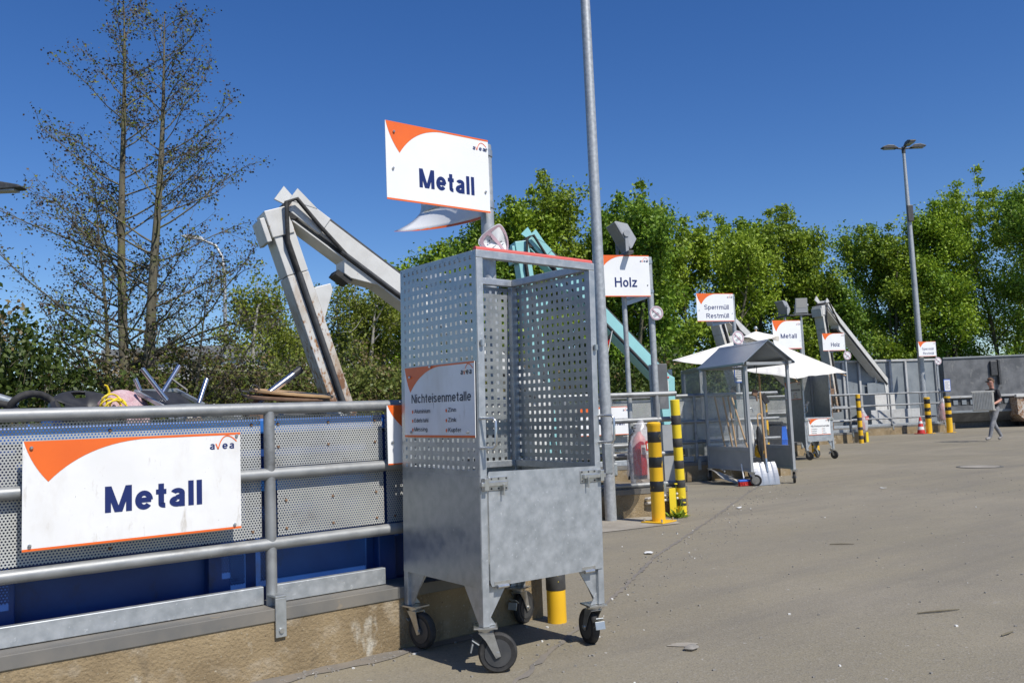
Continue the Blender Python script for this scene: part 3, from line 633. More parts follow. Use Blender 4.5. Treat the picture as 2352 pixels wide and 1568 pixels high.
pole_sign('farthest white Sperrmüll sign behind the three-headed lamp post', (36.08, 17.74), A22, 0.86, 0.61, 3.43, SPERR, post_r=0.036)

# no-smoking discs clamped to the posts
def no_smoking(label, loc, ang, r, warped=False):
    t = thing('no_smoking_sign', label, 'sign', loc, ang, 'round no smoking signs on the posts')
    prof = []
    for k in range(28):
        a = 2 * math.pi * k / 28; rx, rz = r, r * 1.05
        x, z = rx * math.cos(a), rz * math.sin(a)
        if warped: x *= (1.0 + 0.22 * math.sin(a)) * 0.92; z *= 1.12; x += 0.02 * math.cos(3 * a)
        prof.append((x, z))
    def yy(x, z): return (0.45 * x * x / r - 0.2 * z * z / r if warped else 0.0)
    def disc(b, sc, y): b.add([(x * sc, y + yy(x * sc, z * sc), z * sc) for x, z in prof] + [(0, y, 0)], [(k, (k + 1) % 28, 28) for k in range(28)])
    d = part('disc', 'sign_white', t, lambda b: disc(b, 1.0, 0.0))
    def ring(b):
        n = 28
        vs = [(x * s, yy(x * s, z * s) - 0.004, z * s) for s in (0.95, 0.78) for x, z in prof]
        b.add(vs, [(k, (k + 1) % n, n + (k + 1) % n, n + k) for k in range(n)])
        dx, dz = 0.57 * r, 0.57 * r; wv = 0.075 * r; N = 8
        for i in range(N):
            q = []
            for s_, e in ((i / N, 1), (i / N, -1), ((i + 1) / N, -1), ((i + 1) / N, 1)):
                x = -dx + 2 * dx * s_ + e * wv; z = dz - 2 * dz * s_ + e * wv; q.append((x, yy(x, z) - 0.0045, z))
            b.add(q, [(0, 1, 2, 3)])
    part('ring_and_bar', 'pale_magenta', d, ring)
    def cig(b):
        c, s = math.cos(0.6), math.sin(0.6)
        for (u0, u1, v) in ((-0.5, 0.45, 0.10), (-0.5, 0.45, -0.10)):
            pts = [(u0, v + .028), (u1, v + .028), (u1, v - .028), (u0, v - .028)]
            b.add([((u * c - q * s) * r, -0.0055 + yy((u * c - q * s) * r, (u * s + q * c) * r - 0.2 * r), (u * s + q * c) * r - 0.2 * r) for u, q in pts], [(0, 1, 2, 3)])
        for (u, v) in ((-0.55, 0.32), (-0.42, 0.45), (-0.5, 0.58)):
            b.add([(u * r + 0.05 * r * math.cos(a), -0.0055 + yy(u * r, v * r - .2 * r), v * r - 0.2 * r + 0.08 * r * math.sin(a)) for a in [k * math.pi / 3 for k in range(6)]], [tuple(range(6))])
    part('cigarette_mark', 'ink_dark', d, cig)
    part('clamp', 'galv_plain', t, lambda b: b.bx(-0.025, 0.025, 0.012, 0.09, -0.02, 0.02))
no_smoking('warped round no smoking sign above the red top of the trolley', (3.475, 4.575, 2.45), R(-8), 0.105, True)
no_smoking('round no smoking sign under the first Holz sign', (8.26, 7.585, 2.54), R(-35), 0.088)
no_smoking('round no smoking sign peeping over the shelter cart roof', (13.46, 10.33, 2.62), A22, 0.125)
no_smoking('round no smoking sign under the far Holz sign', (26.92, 16.22, 2.92), R(-30), 0.14)
no_smoking('small round sign under the farthest Sperrmüll sign', (36.08, 17.66, 2.92), R(-30), 0.15)
# ------------------------------------------------------------------ trolleys
def caster(parent, x, y, ang, plate_z=0.235, r=0.1, w=0.042, brake=True, rim='steel_dark'):
    c = part('caster', 'zinc', parent, lambda b: (
        b.bx(-0.06, 0.06, -0.055, 0.055, plate_z - 0.008, plate_z), b.lathe([(0.034, plate_z - 0.032), (0.042, plate_z - 0.02), (0.042, plate_z - 0.009)], 16),
        b.prism([(-0.035, plate_z - 0.03), (0.04, plate_z - 0.03), (0.075, r - 0.012), (0.05, r - 0.022), (0.0, plate_z - 0.07)], -w / 2 - 0.014, -w / 2 - 0.010),
        b.prism([(-0.035, plate_z - 0.03), (0.04, plate_z - 0.03), (0.075, r - 0.012), (0.05, r - 0.022), (0.0, plate_z - 0.07)], w / 2 + 0.010, w / 2 + 0.014),
        b.bx(-0.036, 0.04, -w / 2 - 0.013, w / 2 + 0.013, plate_z - 0.034, plate_z - 0.03),
        b.cyl((0.06, -w / 2 - 0.02, r), (0.06, w / 2 + 0.02, r), 0.011, 10)), smooth=35, loc=(x, y, 0), rot=(0, 0, ang))
    cx = 0.06
    part('tyre', 'black_rubber', c, lambda b: b.lathe([(r * 0.66, -w / 2 + 0.004), (r * 0.9, -w / 2), (r * 0.985, -w / 2 + 0.007), (r, -0.006), (r, 0.006), (r * 0.985, w / 2 - 0.007), (r * 0.9, w / 2), (r * 0.66, w / 2 - 0.004)], 28, (cx, 0, r), 'Y'), smooth=40)
    def rimf(b):
        b.lathe([(0.022, -w / 2 - 0.006), (0.022, w / 2 + 0.006)], 14, (cx, 0, r), 'Y')
        b.lathe([(r * 0.60, -w / 2 - 0.001), (r * 0.68, -w / 2 - 0.001), (r * 0.68, w / 2 + 0.001), (r * 0.60, w / 2 + 0.001)], 24, (cx, 0, r), 'Y')
        for k in range(5):
            a = k * 2 * math.pi / 5
            b.beam((cx + 0.015 * math.cos(a), 0, r + 0.015 * math.sin(a)), (cx + r * 0.62 * math.cos(a), 0, r + r * 0.62 * math.sin(a)), 0.014, w * 0.9, (0, 1, 0))
    part('rim', rim, c, rimf, smooth=30)
    if brake:
        part('brake_lever', 'galv_plain', c, lambda b: b.obx((-0.052, 0, r + 0.055), (0.022, 0.024, 0.003), (0, 0.6, 0)).obx((-0.072, 0, r + 0.028), (0.004, 0.03, 0.022), (0, 0.25, 0)), bevel=0.002)
    return c

def perf_sheet(b, u0, u1, z0, z1, pitch, hole, put, mu, mz):
    """a sheet with real square holes: margin mu / mz, put(u, z) -> point"""
    nu = int((u1 - u0 - 2 * mu) / pitch) + 1; nz = int((z1 - z0 - 2 * mz) / pitch) + 1
    su = u0 + (u1 - u0 - (nu - 1) * pitch) / 2; sz = z0 + (z1 - z0 - (nz - 1) * pitch) / 2
    us = [u0] + [c for i in range(nu) for c in (su + i * pitch - hole / 2, su + i * pitch + hole / 2)] + [u1]
    zz = [z0] + [c for i in range(nz) for c in (sz + i * pitch - hole / 2, sz + i * pitch + hole / 2)] + [z1]
    o = len(b.v); n = len(us)
    b.v += [put(u, z) for z in zz for u in us]
    for j in range(len(zz) - 1):
        for i in range(n - 1):
            if i % 2 == 1 and j % 2 == 1: continue
            a = o + j * n + i; b.f.append((a, a + 1, a + n + 1, a + n)); b.m.append(b.mi)

def trolley(label, loc, ang, w, d, perf, casters, tilt=(0, 0)):
    t = thing('trolley', label, 'trolley', (loc[0], loc[1], 0), 0, 'scrap metal collection trolleys', rot=(tilt[0], tilt[1], ang))
    hw, hd, p = w / 2, d / 2, 0.042
    zt, zm, zb = 2.165, 1.0, 0.435
    for sx in (-1, 1):
        for sy in (-1, 1):
            x, y = sx * (hw - p / 2), sy * (hd - p / 2)
            q = part('corner_post', 'galv', t, lambda b: b.bx(x - p / 2, x + p / 2, y - p / 2, y + p / 2, 0.236, zt - p - 0.001), bevel=0.003)
            part('gusset', 'galv', q, lambda b: b.prism([(0, 0.435), (-sx * 0.13, 0.435), (-sx * 0.01, 0.26), (0, 0.26)], y - sy * 0.004 - 0.003, y - sy * 0.004 + 0.003).xf(Matrix.Translation((x - sx * p / 2, 0, 0))))
            part('gusset', 'galv', q, lambda b: b.prism([(0, 0.435), (0.16, 0.435), (0.01, 0.22), (0, 0.22)], -0.003, 0.003).xf(Matrix.Translation((x, y - sy * p / 2, 0)) @ Matrix.Rotation(R(-90 * sy), 4, 'Z')))
            part('foot_plate_rib', 'galv', q, lambda b: b.prism([(0, 0.30), (-sx * 0.05, 0.237), (0, 0.237)], y - 0.003, y + 0.003).xf(Matrix.Translation((x - sx * p / 2, 0, 0))))
    for sy in (-1, 1): part('top_bar', 'galv', t, lambda b: b.bx(-hw, hw, sy * (hd - p / 2) - p / 2, sy * (hd - p / 2) + p / 2, zt - p, zt), bevel=0.003)
    for sx in (-1, 1): part('top_bar', 'galv', t, lambda b: b.bx(sx * (hw - p / 2) - p / 2, sx * (hw - p / 2) + p / 2, -hd + p + 0.001, hd - p - 0.001, zt - p, zt), bevel=0.003)
    part('middle_bar', 'galv', t, lambda b: b.bx(-hw + p + .001, hw - p - .001, hd - p, hd, zm - 0.02, zm + 0.02), bevel=0.003)
    for sx in (-1, 1): part('middle_bar', 'galv', t, lambda b: b.bx(sx * (hw - p / 2) - p / 2, sx * (hw - p / 2) + p / 2, -hd + p + .001, hd - p - .001, zm - 0.02, zm + 0.02), bevel=0.003)
    part('floor_sheet', 'galv_plain', t, lambda b: b.bx(-hw + .002, hw - .002, -hd + .045, hd - .002, zb, zb + 0.02))
    pm = 'galv_plain'
    # side and back sheets lie on the outside of the frame
    for sx, nm in ((-1, 'left'), (1, 'right')):
        X = sx * (hw + 0.0025)
        if perf:
            def f(b): perf_sheet(b, -hd + 0.004, hd - 0.004, zm - 0.005, zt - 0.004, 0.0478, 0.0205, lambda u, z: (X, u, z), 0.028, 0.03)
        else:
            def f(b): b.add([(X, -hd + .004, zm), (X, hd - .004, zm), (X, hd - .004, zt - .004), (X, -hd + .004, zt - .004)], [(0, 1, 2, 3)])
        q = part('perforated_panel' if perf else 'side_panel', pm, t, f); q.modifiers.new('thick', 'SOLIDIFY').thickness = 0.002
        q2 = part('lower_panel', pm, t, lambda b: b.bx(min(X, X - sx * .002), max(X, X - sx * .002), -hd + .004, hd - .004, zb - 0.01, zm - 0.012))
        part('rivets', 'zinc', q2, lambda b: [b.lathe([(0.003, -0.004 * sx), (0.006, 0.0)], 6, (X, y, z), 'X') for z in (zb + .02, zm - 0.03, zm + 0.015, zt - .02) for y in [-hd + .02 + k * (d - .04) / 5 for k in range(6)]]
             + [b.lathe([(0.003, -0.004 * sx), (0.006, 0.0)], 6, (X, y, z), 'X') for y in (-hd + .02, hd - .02) for z in [zb + .1 + k * .19 for k in range(9)]])
    Y = hd + 0.0025
    if perf:
        def f(b): perf_sheet(b, -hw + 0.004, hw - 0.004, zm - 0.005, zt - 0.05, 0.0478, 0.0205, lambda u, z: (u, Y, z), 0.028, 0.03)
    else:
        def f(b): b.add([(-hw + .004, Y, zm), (hw - .004, Y, zm), (hw - .004, Y, zt - .05), (-hw + .004, Y, zt - .05)], [(0, 1, 2, 3)])
    q = part('perforated_panel' if perf else 'back_panel', pm, t, f); q.modifiers.new('thick', 'SOLIDIFY').thickness = 0.002
    part('lower_panel', pm, t, lambda b: b.bx(-hw + .004, hw - .004, Y - .002, Y, zb - 0.01, zm - 0.012))
    # folding front door with bolts and hinges
    dr = part('door', 'galv', t, lambda b: b.prism([(-hw + 0.046, zb + 0.02), (-hw + 0.056, zb - 0.002), (hw - 0.012, zb - 0.002), (hw - 0.006, zm + 0.002), (-hw + 0.05, zm + 0.012), (-hw + 0.044, zm)], -hd - 0.006, -hd - 0.003))
    for sx in (-1, 1):
        xo = sx * hw
        l = part('latch', 'zinc', dr, lambda b: (b.bx(min(xo - sx * .045, xo - sx * .165), max(xo - sx * .045, xo - sx * .165), -hd - 0.012, -hd - 0.0062, 0.915, 0.985),
             b.bx(min(xo + sx * .012, xo - sx * .15), max(xo + sx * .012, xo - sx * .15), -hd - 0.030, -hd - 0.0122, 0.938, 0.962),
             b.bx(min(xo - sx * .004, xo - sx * .03), max(xo - sx * .004, xo - sx * .03), -hd - 0.034, -hd - 0.002, 0.918, 0.982),
             b.bx(min(xo - sx * .12, xo - sx * .128), max(xo - sx * .12, xo - sx * .128), -hd - 0.036, -hd - 0.0122, 0.89, 0.95)), bevel=0.004)
        part('screws', 'steel_dark', l, lambda b: [b.lathe([(0.004, -0.004), (0.006, 0)], 6, (xo - sx * a, -hd - 0.012, z), 'Y') for a in (.06, .105, .155) for z in (.925, .975)])
        part('hinge', 'zinc', dr, lambda b: (b.cyl((xo - sx * .12 - .035, -hd - 0.012, zb - 0.006), (xo - sx * .12 + .035, -hd - 0.012, zb - 0.006), 0.010, 10), b.bx(xo - sx * .12 - .05, xo - sx * .12 + .05, -hd - .0085, -hd - .0062, zb + .002, zb + .02)), smooth=40)
        hx = xo - sx * 0.005
        part('handle', 'zinc', t, lambda b: b.tube([(hx, -hd + .002, 1.285), (hx + .02 * (1 if sx > 0 else 1), -hd - 0.085, 1.285), (hx + 0.028, -hd - 0.095, 1.27), (hx + 0.028, -hd - 0.095, 1.15), (hx + .02, -hd - 0.085, 1.135), (hx, -hd + .002, 1.135)], 0.0075, 10), smooth=50)
        part('peg', 'galv_plain', t, lambda b: b.cyl((xo - sx * .02, -hd - .014, 1.66), (xo - sx * .02, -hd - .014, 1.69), 0.012, 10), smooth=40)
    if perf:
        part('edge_guard', 'red_foam', t, lambda b: b.tube([(-hw + .005, -hd + p / 2, zt + 0.004), (0, -hd + p / 2, zt + 0.006), (hw - .01, -hd + p / 2, zt + 0.004)], 0.016, 10), smooth=50)
    for (sx, sy, a) in casters: caster(t, sx * (hw - 0.045), sy * (hd - 0.045), a)
    return t
T1 = trolley('tall galvanised trolley with square-hole perforated sides and red foam edge', (3.012, 4.053), 0, 0.84, 0.775, True,
             [(-1, -1, R(-35)), (1, -1, R(75)), (-1, 1, R(-80)), (1, 1, R(20))], tilt=(R(0.7), R(0.75)))
# sign on its left side
s1 = thing('trolley_sign', 'Nichteisenmetalle sign on the side of the perforated trolley', 'sign', (2.601, 4.02, 1.39), R(-90), 'Nichteisenmetalle signs')
s1.rotation_euler = (Euler((R(0.75), R(0.9), 0)).to_matrix() @ Euler((0, 0, R(-90))).to_matrix()).to_euler()
bd = board(s1, 0.70, 0.395, NICHT, worn=True, bolts=((0.095, 0.14), (0.885, 0.11), (0.105, 0.93), (0.91, 0.925), (0.40, 0.02)), ink='ink_dark', tip=0.09, tipz=0.36, stripe=0.03)
bullets(bd, 0.70, 0.395, 0)
tag(part('sticker', 'blue_plastic', None, lambda b: b.bx(3.432, 3.452, 3.647, 3.6505, 1.68, 1.745)), 'small blue sticker on the right post of the perforated trolley', 'sticker')
T2 = trolley('solid sheet metal trolley with a Nichteisenmetalle sign on its door', (18.78, 12.45), A22, 0.78, 0.74, False,
             [(-1, -1, R(-60)), (1, -1, R(-70)), (-1, 1, R(10)), (1, 1, R(20))])
C2, S2 = math.cos(A22), math.sin(A22)
def loc22(o, x, y): return (o[0] + C2 * x - S2 * y, o[1] + S2 * x + C2 * y)
q = loc22((18.78, 12.45), 0.0, -0.384)
s2 = thing('trolley_sign', 'Nichteisenmetalle sign on the door of the solid trolley', 'sign', (*q, 0.78), A22, 'Nichteisenmetalle signs')
bd = board(s2, 0.60, 0.385, NICHT, ink='ink_dark', tip=0.09, tipz=0.36, stripe=0.03); bullets(bd, 0.6, 0.385, 0)
q = loc22((18.78, 12.45), -0.400, 0.0)
s3 = thing('trolley_sign', 'Nichteisenmetalle sign on the side of the solid trolley seen through the shelter glass', 'sign', (*q, 1.66), A22 - R(90), 'Nichteisenmetalle signs')
bd = board(s3, 0.66, 0.42, NICHT, ink='ink_dark', tip=0.09, tipz=0.36, stripe=0.03); bullets(bd, 0.66, 0.42, 0)
# old shower tap thrown into the second trolley
q = loc22((18.78, 12.45), -0.2, -0.05)
t = thing('shower_tap', 'white shower bar and tap leaning inside the solid trolley', 'tap', (*q, 0.46), A22)
part('bar', 'white_plastic', t, lambda b: b.tube([(0.12, 0, 0.0), (-0.02, 0, 0.72), (-0.17, 0, 1.05)], 0.016, 8), smooth=50)
part('tap_body', 'dirty_plastic', t, lambda b: b.tube([(-0.03, 0, 0.74), (0.13, 0, 0.86)], 0.035, 10).cyl((0.13, 0, 0.86), (0.17, 0, 0.93), 0.03, 10).cyl((0.06, -0.06, 0.80), (0.06, 0.05, 0.82), 0.02, 8), smooth=50)
part('shower_head', 'dirty_plastic', t, lambda b: b.cyl((-0.17, 0, 1.04), (-0.19, 0, 1.12), 0.045, 10), smooth=50)

# ------------------------------------------------------------------ bollards
def bollard(label, loc, h, r, bands, mats=('yellow', 'tape_black'), plate=False, lean=(0, 0), cap=True, z0=0.0):
    t = thing('bollard', label, 'bollard', (loc[0], loc[1], 0), 0, 'yellow bollards', rot=(lean[0], lean[1], 0))
    prof = [(r, 0.0), (r, h - 0.004)] if not cap else [(r, 0.0), (r, h - 0.05), (r * 1.04, h - 0.045), (r * 1.04, h - 0.018), (r * 0.85, h - 0.004), (0.0, h)]
    if not cap: prof += [(r * 0.9, h), (0.0, h)]
    part('tube', mats[0], t, lambda b: b.lathe(prof, 24), smooth=40)
    for z1, z2 in bands:
        part('stripe', mats[1], t, lambda b: b.lathe([(r + 0.0012, z1), (r + 0.0022, z1 + .002), (r + 0.0022, z2 - .002), (r + 0.0012, z2)], 24), smooth=40)
    if plate:
        part('base_plate', mats[0], t, lambda b: b.bx(-r - .07, r + .07, -r - .07, r + .07, 0.008, 0.02), bevel=0.002, rot=(0, 0, R(10)))
        part('anchor_bolts', 'zinc', t, lambda b: [b.cyl((sx * (r + .04), sy * (r + .04), .02), (sx * (r + .04), sy * (r + .04), .055), .011, 8) for sx in (-1, 1) for sy in (-1, 1)], rot=(0, 0, R(10)))
    return t
bollard('thick yellow bollard with three black bands and bolted base plate', (7.62, 7.14), 1.17, 0.079, [(0.93, 1.055), (0.64, 0.76), (0.36, 0.48)], plate=True)
bollard('slim leaning yellow bollard with five worn black bands', (8.36, 7.43), 1.43, 0.058, [(1.12, 1.235), (0.84, 0.95), (0.575, 0.675), (0.34, 0.435), (0.115, 0.205)], ('yellow_acid', 'tape_worn'), lean=(R(1.5), R(-2.6)), cap=False)
bollard('yellow bollard behind the perforated trolley', (3.60, 4.28), 0.85, 0.06, [(0.20, 0.30), (0.55, 0.65)], ('yellow', 'tape_worn'), cap=False)
bollard('tall yellow bollard seen through the glass shelter cart', (14.12, 10.36), 1.47, 0.085, [(1.05, 1.2), (0.62, 0.76), (0.25, 0.38)], ('yellow', 'tape_worn'), cap=False)
bollard('yellow bollard behind the wheels of the solid trolley', (19.72, 12.95), 1.4, 0.095, [(0.28, 0.40), (0.66, 0.78), (1.05, 1.17)], ('yellow', 'tape_worn'), cap=False)
bollard('slim yellow bollard with five black bands before the far railing', (26.55, 15.72), 1.60, 0.072, [(1.38, 1.47), (1.06, 1.17), (0.74, 0.84), (0.43, 0.53), (0.13, 0.25)], ('yellow', 'tape_worn'), lean=(0, R(-1)), cap=False)
bollard('far yellow bollard in front of the three-headed lamp post', (34.25, 17.35), 1.44, 0.115, [(1.18, 1.36), (0.88, 1.02), (0.60, 0.74)], plate=True)
bollard('farthest yellow bollard beside the dark container', (34.9, 16.85), 1.44, 0.115, [(1.18, 1.36), (0.88, 1.02), (0.60, 0.74)], plate=True)
for lb, x, y, a in (('low yellow steel corner guard behind the slim leaning bollard', 8.17, 7.42, A22), ('low yellow steel corner guard beside the slim far bollard', 27.15, 15.86, A22)):
    t = thing('corner_guard', lb, 'guard', (x, y, 0), a, 'low yellow corner guards')
    part('plate', 'yellow_acid', t, lambda b: b.bx(-0.03, 0.06, 0.0, 0.012, 0.01, 0.34), bevel=0.003)
    part('flange', 'yellow_acid', t, lambda b: b.bx(0.048, 0.06, 0.013, 0.12, 0.01, 0.34), bevel=0.003)

# ------------------------------------------------------------------ glazed shelter cart with roof
sh = thing('shelter_cart', 'grey wheeled shelter cart with gabled roof and clear plastic sides', 'cart', (12.02, 9.12, 0), A22)
SW, SD, SP = 0.80, 1.42, 0.05
ZE, ZB, ZG, ZR = 2.0, 0.235, 0.60, 2.42
for x in (0, SW):
    for y in (0, SD):
        part('post', 'grey_paint', sh, lambda b: b.bx(x - SP / 2, x + SP / 2, y - SP / 2, y + SP / 2, ZB, ZE), bevel=0.003)
for x, sgn in ((0, -1), (SW, 1)):
    part('side_rail', 'grey_paint', sh, lambda b: b.bx(x - 0.022, x + 0.022, SP / 2 + .001, SD - SP / 2 - .001, ZB, ZB + 0.04), bevel=0.002)
    part('side_rail', 'grey_paint', sh, lambda b: b.bx(x - 0.022, x + 0.022, SP / 2 + .001, SD - SP / 2 - .001, ZG - 0.03, ZG + 0.035), bevel=0.002)
    part('lower_panel', 'grey_paint', sh, lambda b: b.bx(x - 0.006, x + 0.006, SP / 2 + .001, SD - SP / 2 - .001, ZB + 0.041, ZG - 0.031))
    part('pane', 'plexiglass', sh, lambda b: b.bx(x - 0.002, x + 0.002, SP / 2 + .001, SD - SP / 2 - .001, ZG + 0.036, ZE - .02))
part('back_rail', 'grey_paint', sh, lambda b: b.bx(SP / 2 + .001, SW - SP / 2 - .001, SD - 0.022, SD + 0.022, ZG - 0.03, ZG + 0.035))
part('back_panel', 'grey_paint', sh, lambda b: b.bx(SP / 2 + .001, SW - SP / 2 - .001, SD - 0.006, SD + 0.006, ZB + 0.0, ZG - 0.031))
part('pane', 'plexiglass', sh, lambda b: b.bx(SP / 2 + .001, SW - SP / 2 - .001, SD - 0.002, SD + 0.002, ZG + 0.036, ZE - .02))
for x in (0, SW): part('eaves_beam', 'grey_paint', sh, lambda b: b.bx(x - 0.03, x + 0.03, -0.10, SD + 0.10, ZE + .001, ZE + 0.055), bevel=0.004)
for y in (0.0, SD): part('cross_beam', 'grey_paint', sh, lambda b: b.bx(0.031, SW - 0.031, y - 0.025, y + 0.025, ZE + .001, ZE + 0.05), bevel=0.004)
rz, ro = ZR, 0.10
for sgn in (-1, 1):
    xe = SW / 2 + sgn * (SW / 2 + 0.09)
    part('roof_slope', 'roof_metal', sh, lambda b: b.prism([(SW / 2 + sgn * 0.002, rz), (xe, ZE + 0.045), (xe, ZE + 0.015), (xe - sgn * 0.012, ZE + 0.015), (xe - sgn * .012, ZE + 0.04), (SW / 2 + sgn * 0.002, rz - 0.012)], -0.11, SD + 0.11))
    part('rafter', 'grey_paint', sh, lambda b: b.beam((SW / 2 + sgn * .02, 0.0, rz - 0.045), (SW / 2 + sgn * (SW / 2), 0.0, ZE + 0.075), 0.04, 0.04), bevel=0.003)
part('ridge_cap', 'roof_metal', sh, lambda b: b.prism([(SW / 2 - .05, rz - .032), (SW / 2, rz + .006), (SW / 2 + .05, rz - .032), (SW / 2, rz + .002)], -0.112, SD + 0.112))
for x, y, a in ((0, 0, R(-40)), (SW, 0, R(60)), (0, SD, R(70)), (SW, SD, R(20))): caster(sh, x, y, a, plate_z=0.234, r=0.095, brake=False, rim='zinc')
def inshelter(x, y): return loc22((12.02, 9.12), x, y)
# tools in and under the shelter
def tool(name, label, cat, x, y, z0, x2, y2, z1, r=0.016, group='long tool handles in the shelter cart'):
    p = inshelter(x, y); t = thing(name, label, cat, (*p, 0), A22, group)
    part('handle', 'wood', t, lambda b: b.tube([(0, 0, z0), (x2 - x, y2 - y, z1)], r, 8), smooth=50)
    return t
for i, (x, y, z0, x2, y2, z1, lb) in enumerate(((0.12, 0.95, 0.30, 0.06, 1.20, 1.52, 'leftmost wooden broom handle behind the shelter pane'), (0.14, 0.74, 0.30, 0.07, 0.92, 1.5, 'middle wooden broom handle of the three behind the shelter pane'),
        (0.16, 0.66, 0.30, 0.09, 0.78, 1.5, 'right of the three upright wooden broom handles in the shelter'), (0.16, 0.20, 0.28, 0.06, 0.62, 1.52, 'wooden handle leaning apart from the other three in the shelter'))):
    t = tool('broom', lb, 'broom', x, y, z0, x2, y2, z1)
    part('brush', 'brown_rust', t, lambda b: b.bx(-0.10, 0.10, -0.03, 0.03, z0 - 0.06, z0 - .003))
p = inshelter(0.27, 0.0); t = thing('snow_shovel', 'aluminium snow shovel with long wooden handle standing at the shelter opening', 'shovel', (*p, 0), A22, 'snow shovels')
part('handle', 'wood', t, lambda b: b.tube([(0.03, 0.03, 0.38), (0.05, 0.12, 1.55)], 0.019, 10), smooth=50)
def blade(b, w, h, curve, y0=0.0):
    n, m = 12, 8
    for j in range(m + 1):
        for i in range(n + 1):
            u, v = i / n - .5, j / m
            rib = 0.008 if i in (3, 6, 9) else 0
            x = u * w * (1 - 0.05 * max(0, v - 0.85) / 0.15)
            b.v.append((x, y0 + curve * v * v - rib - 0.12 * (1 - v) * 0.4, 0.008 + h * v))
    for j in range(m):
        for i in range(n):
            a = j * (n + 1) + i; b.f.append((a, a + 1, a + n + 2, a + n + 1)); b.m.append(0)
    return b
o = part('blade', 'aluminium', t, lambda b: blade(b, 0.44, 0.37, 0.06)); o.modifiers.new('thick', 'SOLIDIFY').thickness = 0.003
part('socket', 'zinc', t, lambda b: b.tube([(0.02, 0.0, 0.22), (0.03, 0.035, 0.44)], 0.024, 10), smooth=50)
p = inshelter(-0.1, 0.42); t = thing('snow_shovel', 'white plastic snow shovel lying under the shelter cart', 'shovel', (*p, 0), A22, 'snow shovels')
o = part('blade', 'dirty_plastic', t, lambda b: blade(b, 0.42, 0.52, 0.10).xf(Matrix.Translation((0, 0.12, 0)) @ Matrix.Rotation(R(20), 4, 'Y') @ Matrix.Rotation(R(-58), 4, 'X')), smooth=60); o.modifiers.new('thick', 'SOLIDIFY').thickness = 0.004
part('handle', 'white_plastic', t, lambda b: b.tube([(0.12, 0.5, 0.20), (0.3, 1.15, 0.26)], 0.016, 8), smooth=50)
p = inshelter(-0.05, 0.08); t = thing('hand_broom', 'red bristled broom head with blue back by the front shelter wheel', 'broom', (*p, 0), A22)
def bristles(b):
    rr = random.Random(2)
    for i in range(26):
        for j in range(4):
            x, y = -0.15 + i * 0.012, -0.024 + j * 0.016
            b.beam((x, y, 0.075), (x + rr.uniform(-.012, .012), y + rr.uniform(-.02, .02), rr.uniform(0.004, 0.012)), 0.009, 0.009, (0, 1, 0))
part('bristles', 'red_paint', t, bristles)
part('back', 'blue_plastic', t, lambda b: b.bx(-0.165, 0.165, -0.035, 0.035, 0.0755, 0.11), bevel=0.01)
part('socket', 'blue_plastic', t, lambda b: b.cyl((0.10, 0, 0.111), (0.08, 0.03, 0.24), 0.016, 8), smooth=50)
part('handle', 'white_plastic', t, lambda b: b.cyl((-0.05, 0.01, 0.111), (-0.03, 0.10, 0.36), 0.012, 8), smooth=50)
# umbrellas and bags hanging in the opening
def umbrella(label, x, y, zt, c1, hook_c, l=0.72):
    p = inshelter(x, y); t = thing('folded_umbrella', label, 'umbrella', (*p, 0), A22, 'folded umbrellas in the shelter cart')
    b_ = [(0.03 - 0.04 * math.cos(a), 0, zt - 0.06 + 0.045 * math.sin(a)) for a in [math.pi * k / 6 for k in range(7)]]
    part('crook', hook_c, t, lambda b: b.tube([(0.07, 0, zt - 0.09)] + list(reversed(b_)) + [(-0.01, 0, zt - .24)], 0.011, 8), smooth=50)
    def can(b):
        n = 14; rows = [(0.012, zt - 0.22), (0.035, zt - 0.30), (0.05, zt - 0.42), (0.045, zt - 0.6), (0.02, zt - l), (0.006, zt - l - 0.1)]
        for k, (r, z) in enumerate(rows):
            for i in range(n):
                a = 2 * math.pi * i / n; q = r * (1 + 0.3 * math.sin(5 * a + k)); b.v.append((q * math.cos(a) - 0.01 + 0.02 * k * 0.4, q * math.sin(a), z))
        for k in range(len(rows) - 1):
            for i in range(n): b.f.append((k * n + i, k * n + (i + 1) % n, (k + 1) * n + (i + 1) % n, (k + 1) * n + i)); b.m.append(0)
    part('folded_cloth', c1, t, can, smooth=60)
umbrella('folded white and blue umbrella with grey crook behind the shelter pane', 0.10, 0.12, 1.30, 'white_plastic', 'galv_plain')
umbrella('folded black umbrella with orange crook in the shelter opening', 0.20, 0.03, 1.20, 'black_plastic', 'wood')
p = inshelter(0.25, 0.15); t = thing('plastic_bag', 'bright yellow plastic bag hanging in the shelter opening', 'bag', (*p, 0), A22)
def crumple(b, rx, ry, rz, z, seed, n=9, m=14):
    rr = random.Random(seed); rows = []
    for j in range(n + 1):
        th = math.pi * j / n; row = []
        for i in range(m):
            a = 2 * math.pi * i / m; k = 1 + rr.uniform(-.2, .2)
            row.append(len(b.v)); b.v.append((rx * math.sin(th) * math.cos(a) * k, ry * math.sin(th) * math.sin(a) * k, z + rz * math.cos(th)))
        rows.append(row)
    for j in range(n):
        for i in range(m): b.f.append((rows[j][i], rows[j][(i + 1) % m], rows[j + 1][(i + 1) % m], rows[j + 1][i])); b.m.append(0)
part('bag', 'yellow', t, lambda b: crumple(b, 0.085, 0.07, 0.11, 0.56, 3), smooth=30)
part('knot', 'yellow', t, lambda b: b.tube([(0, 0, 0.66), (0.01, 0, 0.84)], [0.03, 0.008], 7))
p = inshelter(0.38, 0.42); t = thing('bucket', 'green plastic bucket on the ground inside the shelter cart', 'bucket', (*p, 0), A22)
part('body', 'bright_green', t, lambda b: b.lathe([(0.11, 0.01), (0.15, 0.30), (0.16, 0.30), (0.16, 0.315), (0.14, 0.315), (0.10, 0.03), (0, 0.03)], 20), smooth=40)
